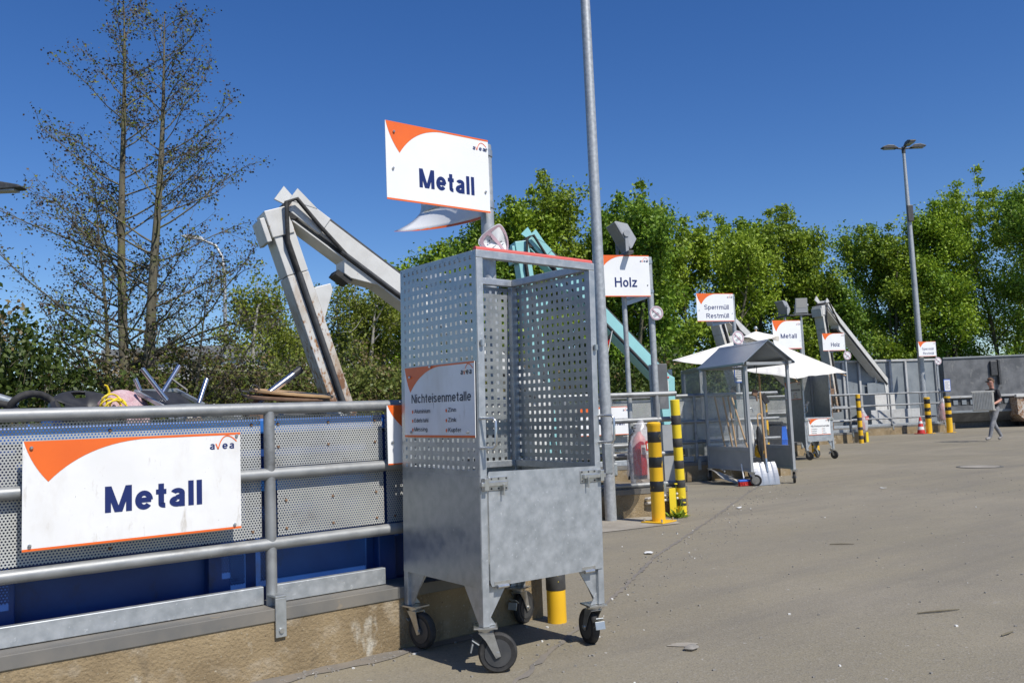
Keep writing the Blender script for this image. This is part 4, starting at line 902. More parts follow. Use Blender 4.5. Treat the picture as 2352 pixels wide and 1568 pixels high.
part('bail', 'black_plastic', t, lambda b: b.tube([(0.16 * math.cos(a), 0.05, 0.30 + 0.15 * math.sin(a)) for a in [math.pi * k / 8 for k in range(9)]], 0.006, 6))
p = inshelter(0.42, 0.35); t = thing('hanging_scale', 'rusty hook scale with black tag hanging from the shelter roof', 'scale', (*p, 0), A22)
part('hook', 'steel_dark', t, lambda b: b.tube([(-0.03, 0, 1.97), (-0.035, 0, 2.0), (-0.01, 0, 2.03), (0.02, 0, 2.0), (0.0, 0, 1.9), (-0.02, 0, 1.7), (-0.05, 0, 1.62)], 0.006, 6))
part('body', 'brown_rust', t, lambda b: b.obx((-0.055, 0, 1.545), (0.045, 0.025, 0.055), (0, 0.35, 0)).cyl((-0.03, 0, 1.49), (-0.02, 0, 1.40), 0.016, 8), bevel=0.008)
part('tag', 'black_plastic', t, lambda b: b.obx((0.12, -0.02, 1.44), (0.05, 0.012, 0.095), (0, -0.5, 0)), bevel=0.006)
part('tag_arm', 'steel_dark', t, lambda b: b.beam((-0.04, -.01, 1.56), (0.10, -.01, 1.52), 0.012, 0.012))

# ------------------------------------------------------------------ parasol behind the shelter
pa = thing('parasol', 'large white market parasol tilted over the yard behind the shelter cart', 'parasol', (16.45, 12.1, 0))
Lc, Nc, Rc, Fc, Ac = [Vector(v) for v in ((13.89, 12.37, 2.348), (15.2, 10.28, 1.836), (19.18, 11.61, 2.043), (17.98, 14.06, 2.41), (16.34, 12.04, 2.90))]
off = Vector((16.45, 12.1, 0))
def canopy(b):
    cs = [Lc, Nc, Rc, Fc]; N = 12
    for k in range(4):
        a, c = cs[k] - off, cs[(k + 1) % 4] - off; A = Ac - off
        o = len(b.v)
        for i in range(N + 1):
            s = i / N
            for j in range(N + 1):
                t_ = j / N
                e = a.lerp(c, t_); mid = math.sin(math.pi * t_)
                e = e.lerp(A, 0.07 * mid) - Vector((0, 0, 0.05 * mid * s))
                p = A.lerp(e, 0.06 + 0.94 * s); p.z -= 0.05 * math.sin(math.pi * s) * mid; p.z += 0.012 * math.sin(9 * t_ + 5 * s + k) * s * mid + 0.006 * math.sin(23 * t_ - 11 * s)
                b.v.append(tuple(p))
        for i in range(N):
            for j in range(N):
                q = o + i * (N + 1) + j; b.f.append((q, q + 1, q + N + 2, q + N + 1)); b.m.append(0)
cn = part('canopy', 'canvas', pa, canopy, smooth=35); cn.modifiers.new('thick', 'SOLIDIFY').thickness = 0.004
def vent(b):
    A = Ac - off + Vector((0, 0, 0.10)); n, m = 32, 6; rr = random.Random(4)
    for j in range(m + 1):
        for i in range(n):
            a = 2 * math.pi * i / n; s = j / m
            r = 0.46 * s * (1 + 0.10 * abs(math.cos(2 * a)))
            b.v.append((A.x + r * math.cos(a) * 1.1, A.y + r * math.sin(a), A.z - 0.20 * s ** 1.2 + 0.055 * s * s * math.sin(4 * a + 1) + 0.012 * rr.uniform(-1, 1) * s))
    for j in range(m):
        for i in range(n): b.f.append((j * n + i, j * n + (i + 1) % n, (j + 1) * n + (i + 1) % n, (j + 1) * n + i)); b.m.append(0)
o = part('vent_flap', 'canvas', cn, vent, smooth=60); o.modifiers.new('thick', 'SOLIDIFY').thickness = 0.004
part('finial', 'galv_plain', pa, lambda b: b.lathe([(0.04, 3.05), (0.045, 3.08), (0.03, 3.11), (0, 3.12)], 12, (Ac.x - off.x, Ac.y - off.y, 0.0)), smooth=50)
part('pole', 'wood', pa, lambda b: b.cyl((0, 0, 0.1), (Ac.x - off.x, Ac.y - off.y, 3.05), 0.024, 12), smooth=40)
part('base', 'concrete_pad', pa, lambda b: b.bx(-0.3, 0.3, -0.3, 0.3, 0.008, 0.1), bevel=0.01)
for c in (Lc, Nc, Rc, Fc):
    part('seam', 'canvas', cn, lambda b: b.tube([tuple((Ac - off).lerp(c - off, 0.08) + Vector((0, 0, .006))), tuple(c - off)], 0.009, 6))
    part('rib', 'wood', pa, lambda b: b.beam(tuple(Ac - off + Vector((0, 0, -0.12))), tuple((c - off) * 0.99 + Vector((0, 0, -0.05))), 0.018, 0.022))
# ------------------------------------------------------------------ lamp posts and floodlights
def lamp_post(label, loc, h, r0, r1, ang, heads=3, arm=0.55):
    t = thing('lamp_post', label, 'lamp post', (loc[0], loc[1], 0), ang, 'lamp posts of the yard')
    part('pole', 'galv_pole', t, lambda b: b.tube([(0, 0, 0), (0, 0, h * .3), (0, 0, h * .65), (0, 0, h)], [r0, r0 * .93, r0 * .8, r1], 18), smooth=40)
    part('pole_door', 'galv_plain', t, lambda b: b.obx((0, -r0 * 0.985, 0.75), (0.045, 0.006, 0.18), (0, 0, 0)), bevel=0.01)
    part('spigot', 'steel_dark', t, lambda b: b.lathe([(r1 * 1.3, h - 0.25), (r1 * 1.3, h + 0.03), (0, h + .05)], 14), smooth=40)
    for k in range(heads):
        a = {3: (0.0, R(180), R(-90)), 1: (0.0,), 2: (0.0, R(180))}[heads][k]
        M = Matrix.Rotation(a, 4, 'Z')
        hd = part('lamp_head', 'steel_dark', t, lambda b: b.prism([(arm * .45, h - 0.02), (arm * .8, h + 0.11), (arm * 1.25, h + 0.13), (arm * 1.65, h + 0.06), (arm * 1.72, h + 0.015), (arm * 1.65, h - 0.005), (arm * .6, h - 0.045)], -0.13, 0.13).xf(M), bevel=0.02)
        part('lens', 'lamp_lens', hd, lambda b: b.bx(arm * .75, arm * 1.55, -0.10, 0.10, h - 0.045, h - 0.012).xf(M))
        part('arm', 'steel_dark', t, lambda b: b.cyl((0, 0, h - 0.06), (arm * .6, 0, h - 0.01), 0.035, 10).xf(M), smooth=40)
    return t
lamp_post('tall galvanised lamp pole rising out of the picture beside the perforated trolley', (7.42, 7.73), 12.2, 0.071, 0.043, R(-38))
L2 = lamp_post('tall lamp post with three dark lamp heads against the sky', (36.0, 18.35), 12.15, 0.13, 0.06, R(-38))
part('control_box', 'steel_dark', L2, lambda b: b.bx(-0.12, 0.12, -0.2, -0.09, 8.9, 9.6), bevel=0.02)
lamp_post('dark lamp head reaching in at the left edge', (1.55, 18.75), 5.86, 0.07, 0.045, R(-38), 1, 0.82)
t = thing('street_lamp', 'slender pale street lamp with curved arm behind the bare tree', 'street lamp', (12.4, 34.8, -1.6), R(142))
part('pole', 'galv_pole', t, lambda b: b.tube([(0, 0, 0), (0, 0, 5), (0, 0, 9.2), (0.08, 0, 9.9), (0.35, 0, 10.4), (0.9, 0, 10.65)], [0.11, 0.09, 0.07, 0.06, 0.055, 0.05], 12), smooth=50)
part('lamp_head', 'light_steel', t, lambda b: b.prism([(0.8, 10.60), (0.9, 10.78), (1.5, 10.9), (1.75, 10.86), (1.7, 10.78)], -0.12, 0.12), bevel=0.03)

def floodlight(label, pos, aim, s=1.0, pole=None, tiltv=R(25), grp='floodlights on posts'):
    t = thing('floodlight', label, 'floodlight', pos, aim, grp)
    M = Matrix.Rotation(tiltv, 4, 'X')
    hs = part('housing', 'grey_paint', t, lambda b: b.prism([(-0.17 * s, -0.12 * s), (-0.17 * s, 0.12 * s), (0.17 * s, 0.12 * s), (0.17 * s, -0.12 * s)], -0.02 * s, 0.02 * s).xf(Matrix.Scale(1, 4)), bevel=0.006)
    hs.data.clear_geometry()
    bb = MB()
    f, k = 0.17 * s, 0.11 * s   # front half width, back half width
    F = [(-f, -0.02, -0.21 * s), (f, -0.02, -0.21 * s), (f, -0.02, 0.21 * s), (-f, -0.02, 0.21 * s)]
    Bk = [(-k, 0.13 * s, -0.14 * s), (k, 0.13 * s, -0.14 * s), (k, 0.13 * s, 0.10 * s), (-k, 0.13 * s, 0.10 * s)]
    F2 = [(x, -0.05 * s, z) for x, _, z in F]
    bb.add(F2 + F + Bk, [(0, 1, 2, 3), (11, 10, 9, 8)] + [(i, i + 4, (i + 1) % 4 + 4, (i + 1) % 4) for i in range(4)] + [(i + 4, i + 8, (i + 1) % 4 + 8, (i + 1) % 4 + 4) for i in range(4)])
    bb.xf(M); hs.data.from_pydata(bb.v, [], bb.f); hs.data.update()
    part('lens', 'lamp_lens', hs, lambda b: b.bx(-f * .86, f * .86, -0.054 * s, -0.051 * s, -0.06 * s, 0.19 * s).xf(M))
    part('yoke', 'grey_paint', t, lambda b: (b.bx(-0.19 * s, -0.18 * s, -0.01, 0.03, -0.24 * s, 0.03), b.bx(0.18 * s, 0.19 * s, -0.01, 0.03, -0.24 * s, 0.03), b.bx(-0.19 * s, 0.19 * s, -0.01, 0.03, -0.25 * s, -0.241 * s),
         b.lathe([(0.045 * s, 0.18 * s), (0.045 * s, 0.205 * s)], 14, (0, 0.01, 0), 'X')), smooth=35)
    part('cross_arm', 'steel_dark', t, lambda b: b.bx(-0.28 * s, 0.30 * s, -0.02, 0.05, -0.29 * s, -0.251 * s), bevel=0.004)
    if pole: part('pole', 'galv_pole', t, lambda b: b.tube([(pole[0], pole[1], 0.3 - pos[2]), (pole[0], pole[1], -0.28 * s)], 0.032, 12), smooth=40)
    return t
floodlight('grey floodlight tilted on a slim pole above the Holz sign', (7.97, 7.86, 3.56), R(-114), 0.95, (0.0, 0.0), R(30))
floodlight('floodlight facing the yard behind the second Metall sign', (21.85, 14.5, 4.16), R(-38), 1.0, (0.0, 0.05), R(8))
floodlight('floodlight turned sideways behind the second Metall sign', (21.33, 14.75, 4.12), R(-105), 1.0, (0.0, 0.05), R(28))

# ------------------------------------------------------------------ bagged extinguishers
def extinguisher(label, loc, s=1.0):
    t = thing('fire_extinguisher', label, 'extinguisher', loc, A22, 'bagged fire extinguishers')
    b_ = part('cylinder', 'red_paint', t, lambda b: b.lathe([(0.08, -0.30), (0.09, -0.28), (0.09, 0.14), (0.07, 0.2), (0.035, 0.24), (0.03, 0.27), (0, 0.27)], 20), smooth=40)
    part('label_band', 'white_plastic', b_, lambda b: b.add([(0.0915 * math.sin(a), -0.0915 * math.cos(a), z) for z in (-0.02, 0.10) for a in [R(-10 + 11 * k) for k in range(7)]], [(k, k + 1, k + 8, k + 7) for k in range(6)]))
    part('base_ring', 'black_plastic', t, lambda b: b.lathe([(0.092, -0.33), (0.092, -0.281)], 20), smooth=40)
    part('valve', 'black_plastic', t, lambda b: b.bx(-0.07, 0.05, -0.015, 0.015, 0.27, 0.29).bx(-0.09, 0.03, -0.012, 0.012, 0.31, 0.322).cyl((0, 0, .26), (0, 0, .31), .018, 8), bevel=0.003)
    part('hose', 'black_rubber', t, lambda b: b.tube([(-0.02, 0, 0.28), (-0.12, 0.01, 0.22), (-0.15, 0.01, 0.0), (-0.13, 0.01, -0.2), (-0.17, -0.01, -0.33)], 0.014, 8), smooth=50)
    part('sign_plate', 'red_paint', t, lambda b: b.bx(0.02, 0.15, -0.155, -0.152, 0.03, 0.15))
    part('sign_mark', 'white_plastic', t, lambda b: b.bx(0.035, 0.06, -0.157, -0.1555, 0.05, 0.12).prism([(0.09, 0.05), (0.14, 0.05), (0.13, 0.13), (0.115, 0.09), (0.10, 0.12)], -0.157, -0.1555))
    def bag(b):
        rr = random.Random(8); n, m = 14, 22
        for j in range(n + 1):
            v = j / n; z = 0.42 - 0.80 * v
            rad = 0.02 + 0.145 * min(1, v * 2.6) ** 0.8 * (1 if v < 0.9 else 1 - (v - .9) * 4)
            for i in range(m):
                a = 2 * math.pi * i / m; k = 1 + 0.07 * math.sin(3 * a + v * 7) + 0.05 * rr.uniform(-1, 1)
                b.v.append((rad * k * math.cos(a) * 1.02 + 0.04 * (1 - v) ** 2, rad * k * math.sin(a), z))
        for j in range(n):
            for i in range(m): b.f.append((j * m + i, j * m + (i + 1) % m, (j + 1) * m + (i + 1) % m, (j + 1) * m + i)); b.m.append(0)
        b.f.append(tuple(n * m + i for i in range(m))); b.m.append(0)
    bg_ = part('bag', 'plastic_bag', t, bag, smooth=25)
    part('bracket', 'galv_plain', t, lambda b: b.bx(-0.03, 0.03, 0.09, 0.16, 0.30, 0.34))
    t.scale = (s, s, s)
    return t
extinguisher('fire extinguisher wrapped in a clear plastic bag on the four-rail barrier', (7.735, 7.50, 0.80), 0.95)
extinguisher('far bagged fire extinguisher left of the farthest bollard', (35.62, 17.42, 0.86), 1.25)
extinguisher('bagged fire extinguisher hanging low at the far Holz railing end', (26.95, 15.88, 0.72), 1.0)

# ------------------------------------------------------------------ notices, cabinet, flag, conduit
def notice(label, loc, ang, w, h):
    t = thing('notice_board', label, 'notice', loc, ang, 'blue framed notices on posts')
    f = part('frame', 'blue_plastic', t, lambda b: b.bx(-w / 2, w / 2, 0, 0.012, -h / 2, h / 2), bevel=0.003)
    part('sheet', 'paper', f, lambda b: b.bx(-w * .43, w * .43, -0.003, -0.001, -h * .44, h * .44))
    part('text_lines', 'ink_blue', f, lambda b: [b.add([(-w * .36, -0.0045, h * .34 - k * h * .09), (w * (.36 - .2 * (k % 3 == 2)), -0.0045, h * .34 - k * h * .09), (w * (.36 - .2 * (k % 3 == 2)), -0.0045, h * .34 - k * h * .09 - h * .03), (-w * .36, -0.0045, h * .34 - k * h * .09 - h * .03)], [(0, 1, 2, 3)]) for k in range(8)])
notice('blue framed notice seen through the shelter pane', (13.47, 10.345, 1.95), A22, 0.24, 0.36)
notice('blue framed notice on the far railing beside the dark container', (36.1, 17.38, 1.90), A22, 0.32, 0.48)
t = thing('control_cabinet', 'dark grey control cabinet on a post at the end of the four-rail barrier', 'cabinet', (9.08, 8.47, 0), R(-30))
part('post', 'galv_pole', t, lambda b: b.cyl((0, 0.05, 0), (0, 0.05, 1.95), 0.04, 12), smooth=40)
part('case', 'dark_grey_steel', t, lambda b: b.bx(-0.02, 0.19, -0.07, 0.01, 1.32, 1.955), bevel=0.006)
part('switch', 'white_plastic', t, lambda b: b.bx(0.191, 0.205, -0.05, -0.01, 1.56, 1.72), bevel=0.003)
part('button', 'red_paint', t, lambda b: b.lathe([(0.016, 0.19), (0.016, 0.215), (0, .22)], 10, (0, -0.05, 1.76), 'X'))
t = thing('conduit', 'two pale cable conduits coming out of the kerb wall behind the thick bollard', 'conduit', (7.93, 7.62, 0.16), A22)
for dz in (0, 0.055): part('pipe', 'dirty_plastic', t, lambda b: b.tube([(0, 0.06, 0.0 + dz), (0.02, -0.02, 0.01 + dz), (0.08, -0.035, 0.02 + dz), (0.42, -0.035, 0.05 + dz)], 0.018, 8), smooth=50)
part('clip', 'galv_plain', t, lambda b: [b.bx(x, x + 0.02, -0.058, -0.004, -0.01 + x * .08, 0.10 + x * .08) for x in (0.12, 0.33)])
t = thing('flag', 'small black red and gold flag on a stick in front of the turquoise arm', 'flag', (10.55, 10.9, 0), R(-38))
part('stick', 'white_plastic', t, lambda b: b.cyl((-0.02, 0, 2.16), (0.12, 0, 2.72), 0.008, 6))
for k, (m, nm) in enumerate((('flag_black', 'stripe'), ('flag_red', 'stripe'), ('flag_gold', 'stripe'))):
    def fl(b):
        n = 6
        for i in range(n + 1):
            s = i / n
            for e in (0, 1):
                u = (k + e) / 3
                p0 = Vector((0.115 - 0.075 * u, 0, 2.70 - 0.30 * u)); b.v.append((p0.x - 0.21 * s + .02 * s * u, 0.02 * math.sin(s * 7), p0.z - 0.19 * s - 0.05 * s * s))
        for i in range(n): b.f.append((2 * i, 2 * i + 1, 2 * i + 3, 2 * i + 2)); b.m.append(0)
    o = part(nm, m, t, fl, smooth=60); o.modifiers.new('thick', 'SOLIDIFY').thickness = 0.002

def mesh_screen(label, a, c, z0, z1):
    a, c = Vector(a), Vector(c); d = c - a; L = d.length
    t = thing('mesh_screen', label, 'screen', (a.x, a.y, 0), math.atan2(d.y, d.x), 'framed mesh screens')
    for x in (0, L): part('upright', 'galv_plain', t, lambda b: b.bx(x - .04, x + .04, -0.04, 0.04, z0, z1), bevel=0.004)
    part('top_bar', 'galv_plain', t, lambda b: b.bx(.041, L - .041, -0.03, 0.03, z1 - 0.07, z1), bevel=0.004)
    part('mesh', 'perforated_far', t, lambda b: b.bx(.041, L - .041, -0.003, 0.003, z0, z1 - .071))
mesh_screen('framed wire mesh screen rising behind the leaning bollard', (12.87, 11.55), (13.25, 11.95), -1.6, 2.10)
mesh_screen('second framed mesh screen just left of the shelter cart', (13.33, 11.17), (14.1, 12.3), -1.6, 2.13)

# ------------------------------------------------------------------ articulated press arms
def press_arm(label, apex, ang, ub, zb, uc, zc, s, m, m2, foot=True, logo=False, housing=False):
    t = thing('press_arm', label, 'crane arm', (apex[0], apex[1], 0), ang, 'articulated roller press arms')
    za = apex[2]; w = 0.155 * s
    def strip_poly(p, q, h0, h1):
        p, q = Vector(p), Vector(q); d = (q - p).normalized(); n = Vector((-d.y, d.x))
        return [tuple(p + n * h0), tuple(q + n * h0), tuple(q + n * h1), tuple(p + n * h1)]
    h = 0.122 * s
    # boom: hollow beam whose upper edge carries a dark strip
    P, Q = (0.06 * s, za - 0.02 * s), (ub, zb)
    bm_ = part('boom', m, t, lambda b: b.prism(strip_poly(P, Q, -h * .55, h), -w, w), bevel=0.008 * s)
    part('boom_strip', 'steel_dark', bm_, lambda b: b.prism(strip_poly((P[0] + .25 * s, P[1] - .25 * s * (za - zb) / ub), Q, h + .001, h + 0.025 * s), -w * .9, w * .9))
    part('boom_channel', 'steel_dark', bm_, lambda b: b.prism(strip_poly(P, Q, -h, -h * .56), -w * .75, w * .75))
    part('boom_flange', m, bm_, lambda b: b.prism(strip_poly(P, Q, -h * 1.12, -h * 1.005), -w, w))
    d = (Vector(Q) - Vector(P)).normalized(); nn = Vector((-d.y, d.x))
    def along(f, off, y): p = Vector(P).lerp(Vector(Q), f) + nn * off; return (p.x, y, p.y)
    part('hydraulic_pipe', 'steel_dark', bm_, lambda b: b.tube([along(0.18, -h * .72, -w - 0.02 * s), along(0.99, -h * .8, -w - 0.02 * s)], 0.026 * s, 8), smooth=50)
    part('head_collar', m, bm_, lambda b: b.prism(strip_poly(along(-0.02, 0, 0)[::2], along(0.10, 0, 0)[::2], -h * .62, h * 1.14), -w * 1.12, w * 1.12), bevel=0.008 * s)
    part('head_lug', m, bm_, lambda b: b.prism([along(-0.03, h * .2, 0)[::2], along(-0.03, h * 1.5, 0)[::2], along(0.05, h * 1.1, 0)[::2]], -w * 1.15, -w * 0.95))
    part('head_lug', m, bm_, lambda b: (b.prism([along(-0.06, h * .4, 0)[::2], along(-0.06, h * 1.9, 0)[::2], along(0.06, h * 1.1, 0)[::2]], w * .95, w * 1.15)))
    # column hanging down from the joint
    P2, Q2 = (-0.13 * s, za - 0.10 * s), (uc, zc)
    hw = 0.118 * s
    m_col = m2
    col = part('column', [m, m_col], t, lambda b: None or (b.prism(strip_poly(P2, tuple(Vector(P2).lerp(Vector(Q2), 0.2)), -hw, hw), -w, w), setattr(b, 'mi', 1), b.prism(strip_poly(tuple(Vector(P2).lerp(Vector(Q2), 0.202)), Q2, -hw, hw), -w, w)), bevel=0.008 * s)
    d2 = (Vector(Q2) - Vector(P2)).normalized(); n2 = Vector((-d2.y, d2.x))
    def al2(f, off, y): p = Vector(P2).lerp(Vector(Q2), f) + n2 * off; return (p.x, y, p.y)
    part('column_channel', 'steel_dark', col, lambda b: b.prism(strip_poly(al2(0.03, -hw * .45, 0)[::2], al2(1, -hw * .45, 0)[::2], -0.02 * s + hw * .35, 0.05 * s + hw * .35), -w - 0.004, -w - 0.001))
    part('hydraulic_pipe', 'steel_dark', col, lambda b: b.tube([al2(0.2, hw * .05, -w - 0.03 * s), al2(1, hw * .05, -w - 0.03 * s)], 0.03 * s, 8), smooth=50)
    part('column_cap', m, col, lambda b: (b.prism(strip_poly(al2(-0.02, 0, 0)[::2], al2(0.07, 0, 0)[::2], -hw * 1.15, hw * .9), -w * 1.12, w * 1.12), b.prism(strip_poly(al2(0.0, 0, 0)[::2], al2(0.08, 0, 0)[::2], -hw * 1.75, -hw * 1.3), -w * 1.12, w * 1.12)), bevel=0.008 * s)
    part('joint', 'black_rubber', t, lambda b: b.lathe([(0.10 * s, -w * 1.1), (0.11 * s, -w), (0.11 * s, w), (0.10 * s, w * 1.1)], 14, (0.02 * s, 0, za - 0.04 * s), 'Y'), smooth=40)
    hose = [al2(0.22, hw * .05, -w - 0.03 * s), al2(0.10, -hw * .1, -w - .05 * s), (-0.06 * s, -w - 0.08 * s, za + 0.02 * s), (0.05 * s, -w - 0.09 * s, za + 0.06 * s), along(0.08, -h * .1, -w - 0.05 * s), along(0.2, -h * .72, -w - 0.02 * s)]
    part('hose', 'black_rubber', t, lambda b: b.tube(hose, 0.024 * s, 8), smooth=60)
    # pressing brackets in the elbow
    c1 = along(0.27, -h, 0); c2 = al2(0.30, hw, 0)
    part('bracket', m, bm_, lambda b: b.prism([along(0.2, -h * 1.0, 0)[::2], along(0.34, -h * 1.0, 0)[::2], along(0.25, -h * 2.1, 0)[::2], along(0.225, -h * 2.1, 0)[::2]], -w * .95, w * .95), bevel=0.006 * s)
    part('bracket_pad', 'black_rubber', bm_, lambda b: b.prism([along(0.205, -h * 2.11, 0)[::2], along(0.26, -h * 2.11, 0)[::2], along(0.255, -h * 2.6, 0)[::2], along(0.205, -h * 2.6, 0)[::2]], -w * .8, w * .8))
    part('bracket', m, col, lambda b: b.prism([al2(0.26, hw * 1.0, 0)[::2], al2(0.37, hw * 1.0, 0)[::2], al2(0.285, hw * 2.6, 0)[::2], al2(0.262, hw * 2.6, 0)[::2]], -w * .95, w * .95), bevel=0.006 * s)
    if foot:
        part('foot', m, t, lambda b: b.prism([(ub - 0.25 * s, zb + 0.30 * s), (ub + 0.12 * s, zb + 0.1 * s), (ub + 0.10 * s, zb - 0.45 * s), (ub - 0.02 * s, zb - 0.75 * s), (ub - 0.14 * s, zb - 0.75 * s), (ub - 0.2 * s, zb - 0.2 * s)], -w * .97, w * .97), bevel=0.006 * s)
        part('mast', 'grey_paint', t, lambda b: b.bx(ub - 0.2 * s, ub + 0.05 * s, -w * 1.2, w * 1.2, -1.6, zb - 0.752 * s))
    if logo:
        lp = Vector(P).lerp(Vector(Q), 0.66); A = math.atan2(d.y, d.x)
        o = part('logo_letters', 'steel_dark', bm_, lambda b: put_text(b, 'BE', 0.10, 0.23, -0.03, 0.075, 0, 0.03)); o.location = (lp.x - .08, -w - 0.004, lp.y); o.rotation_euler = (0, -A, 0)
        o = part('logo_mark', 'bright_green', bm_, lambda b: [b.add([(x, 0, z - .035) for x, z in ((0.0, .04 - k * .03), (.06, .1 - k * .03), (.075, .1 - k * .03), (.075, -.0 ), (.06, 0), (.06, .08 - k * .03), (0, .02 - k * .03))][:7], [tuple(range(7))]) for k in range(2)]); o.location = (lp.x - .08, -w - 0.004, lp.y); o.rotation_euler = (0, -A, 0)
    if housing:
        part('housing', 'white_paint', t, lambda b: b.bx(ub - 2.1, ub - 1.2, -0.75, -0.2, -1.6, 1.66), bevel=0.02)
        part('housing', 'white_paint', t, lambda b: b.bx(ub - 1.1, ub - 0.55, -0.75, -0.2, -1.6, 1.66), bevel=0.02)
        part('housing_panel', 'light_steel', t, lambda b: b.bx(ub - 2.6, ub + 1.6, -0.82, -0.76, -1.6, 1.0), bevel=0.01)
    return t
press_arm('white rusty articulated press arm rising left of the perforated trolley', (3.76, 8.66, 3.60), R(-8.8), 3.0, 1.55, 0.86, 0.45, 1.0, 'white_paint', 'white_rusty', logo=True)
press_arm('turquoise articulated press arm behind the perforated trolley', (9.66, 11.86, 4.40), R(-21.5), 2.55, 1.80, 0.30, 0.6, 1.0, 'turquoise', 'turquoise')
press_arm('white press arm half hidden behind the Sperrmüll Restmüll sign', (18.85, 15.05, 3.9), R(-4), 2.9, 1.9, 0.65, 1.4, 1.05, 'white_paint', 'white_rusty')
press_arm('far white press arm standing over the grey ribbed container', (31.5, 19.95, 5.33), R(0), 4.3, 2.15, 0.45, 1.0, 1.28, 'white_paint', 'white_rusty', housing=True)
t = thing('rusty_column', 'brown rusty column behind the solid trolley', 'column', (27.0, 17.3, -1.6), A22)
part('beam', 'brown_rust', t, lambda b: b.bx(-0.30, -0.08, -0.1, 0.1, 0, 4.1).bx(0.06, 0.28, -0.1, 0.1, 0, 4.1))
part('collar', 'brown_rust', t, lambda b: b.bx(-0.38, 0.36, -0.14, 0.14, 3.25, 3.45))

# ------------------------------------------------------------------ containers
cb = thing('skip_container', 'blue skip container behind the nearest perforated railing', 'container', (-3.2, 4.80, 0))
CX, CY, CZ = 6.5, 2.35, 1.25
part('front_wall', 'blue_wall_shaded', cb, lambda b: b.bx(0, CX, 0, 0.05, -1.45, CZ))
part('back_wall', 'blue_wall_shaded', cb, lambda b: b.bx(0, CX, CY - .05, CY, -1.45, CZ))
for x in (0, CX - .05): part('end_wall', 'blue_wall_shaded', cb, lambda b: b.bx(x, x + .05, 0.051, CY - .051, -1.45, CZ))
part('floor', 'blue_wall_shaded', cb, lambda b: b.bx(0.06, CX - .06, 0.06, CY - .06, -1.45, -1.4))
for y in (-0.02, CY + .02): part('rim', 'blue_paint', cb, lambda b: b.bx(-0.06, CX + .06, y - 0.06, y + 0.06, CZ + .001, CZ + 0.085), bevel=0.012)
for x in (0, CX): part('rim', 'blue_paint', cb, lambda b: b.bx(x - .05, x + .05, 0.041, CY - .041, CZ + .001, CZ + 0.085), bevel=0.012)
for k in range(6): part('rib', 'blue_wall_shaded', cb, lambda b: b.bx(0.7 + k * 1.02, 0.82 + k * 1.02, -0.07, -0.001, -1.4, CZ - .02), bevel=0.008)
part('side_rail', 'blue_paint', cb, lambda b: [b.bx(0.1 + (k - 1) * 1.02 + .83 if k else 0.1, 0.69 + k * 1.02, -0.075, -0.001, 0.93, 1.06) for k in range(6)], bevel=0.008)

cg = thing('rolloff_container', 'long grey ribbed roll-off container behind the far railing', 'container', (32.9, 21.0, -1.6), A22)
GL, GH = 5.9, 4.65
part('front_wall', 'mid_grey_steel', cg, lambda b: b.bx(0, GL, 0, 0.05, 0, GH)); part('back_wall', 'mid_grey_steel', cg, lambda b: b.bx(0, GL, 2.2, 2.25, 0, GH))
for x in (0, GL - .05): part('end_wall', 'mid_grey_steel', cg, lambda b: b.bx(x, x + .05, .051, 2.199, 0, GH))
part('rim', 'light_steel', cg, lambda b: b.bx(-.03, GL + .03, -.06, .06, GH + .001, GH + .09), bevel=0.01)
for k in range(8): part('rib', 'light_steel', cg, lambda b: b.bx(0.12 + k * 0.79, 0.22 + k * .79, -0.09, -0.001, 0.1, GH - .01), bevel=0.01)
part('door_panel', 'mid_grey_steel', cg, lambda b: b.bx(2.05, 3.0, -0.13, -0.095, 3.15, 3.75), bevel=0.01)

cd = thing('rolloff_container', 'dark grey open roll-off container at the right end of the yard', 'container', (39.15, 18.95, 0), R(-38))
DL, DW = 6.6, 2.3
part('upper_wall', 'dark_grey_steel', cd, lambda b: b.bx(0, DL, 0, 0.05, 1.46, 3.12)); part('back_wall', 'dark_grey_steel', cd, lambda b: b.bx(0, DL, DW - .05, DW, 0.4, 3.12))
for x in (0, DL - .05): part('end_wall', 'dark_grey_steel', cd, lambda b: b.bx(x, x + .05, 0.051, DW - .051, 0.4, 3.12))
part('top_rim', 'mid_grey_steel', cd, lambda b: b.bx(-.02, DL + .02, -.05, .055, 3.121, 3.19), bevel=0.01)
part('hinge_block', 'steel_dark', cd, lambda b: b.bx(2.05, 2.35, -0.12, -0.001, 2.3, 2.95).bx(2.36, 2.46, -0.16, -0.001, 1.9, 3.0), bevel=0.02)
part('beam', 'light_steel', cd, lambda b: b.bx(-0.05, DL, -0.10, 0.05, 1.36, 1.455), bevel=0.01)
part('slot_frame', 'steel_dark', cd, lambda b: b.bx(0, DL, 0.02, 0.07, 1.02, 1.355))
part('slot_ribs', 'mid_grey_steel', cd, lambda b: [b.bx(0.3 + k * .38, 0.5 + k * .38, -0.03, 0.019, 1.06, 1.28) for k in range(16)])
part('middle_wall', 'dark_grey_steel', cd, lambda b: b.bx(0, DL, -0.04, 0.05, 0.80, 1.019)); part('beam', 'mid_grey_steel', cd, lambda b: b.bx(-0.02, DL, -0.11, 0.0, 0.70, 0.795), bevel=0.01)
part('belly', 'dark_grey_steel', cd, lambda b: b.add([(0, -0.05, 0.699), (DL, -0.05, 0.699), (DL, 0.35, 0.30), (0, 0.35, 0.30), (0, DW - .06, 0.30), (DL, DW - .06, .30)], [(0, 1, 2, 3), (3, 2, 5, 4)]))
part('skid', 'steel_dark', cd, lambda b: b.bx(0.2, DL - .2, 0.6, 0.75, 0.0, 0.299).bx(0.2, DL - .2, 1.6, 1.75, 0.0, 0.299))
cw = thing('skip_container', 'white rust-streaked skip container behind the person with the radiator', 'container', (41.0, 16.75, 0), R(-38))
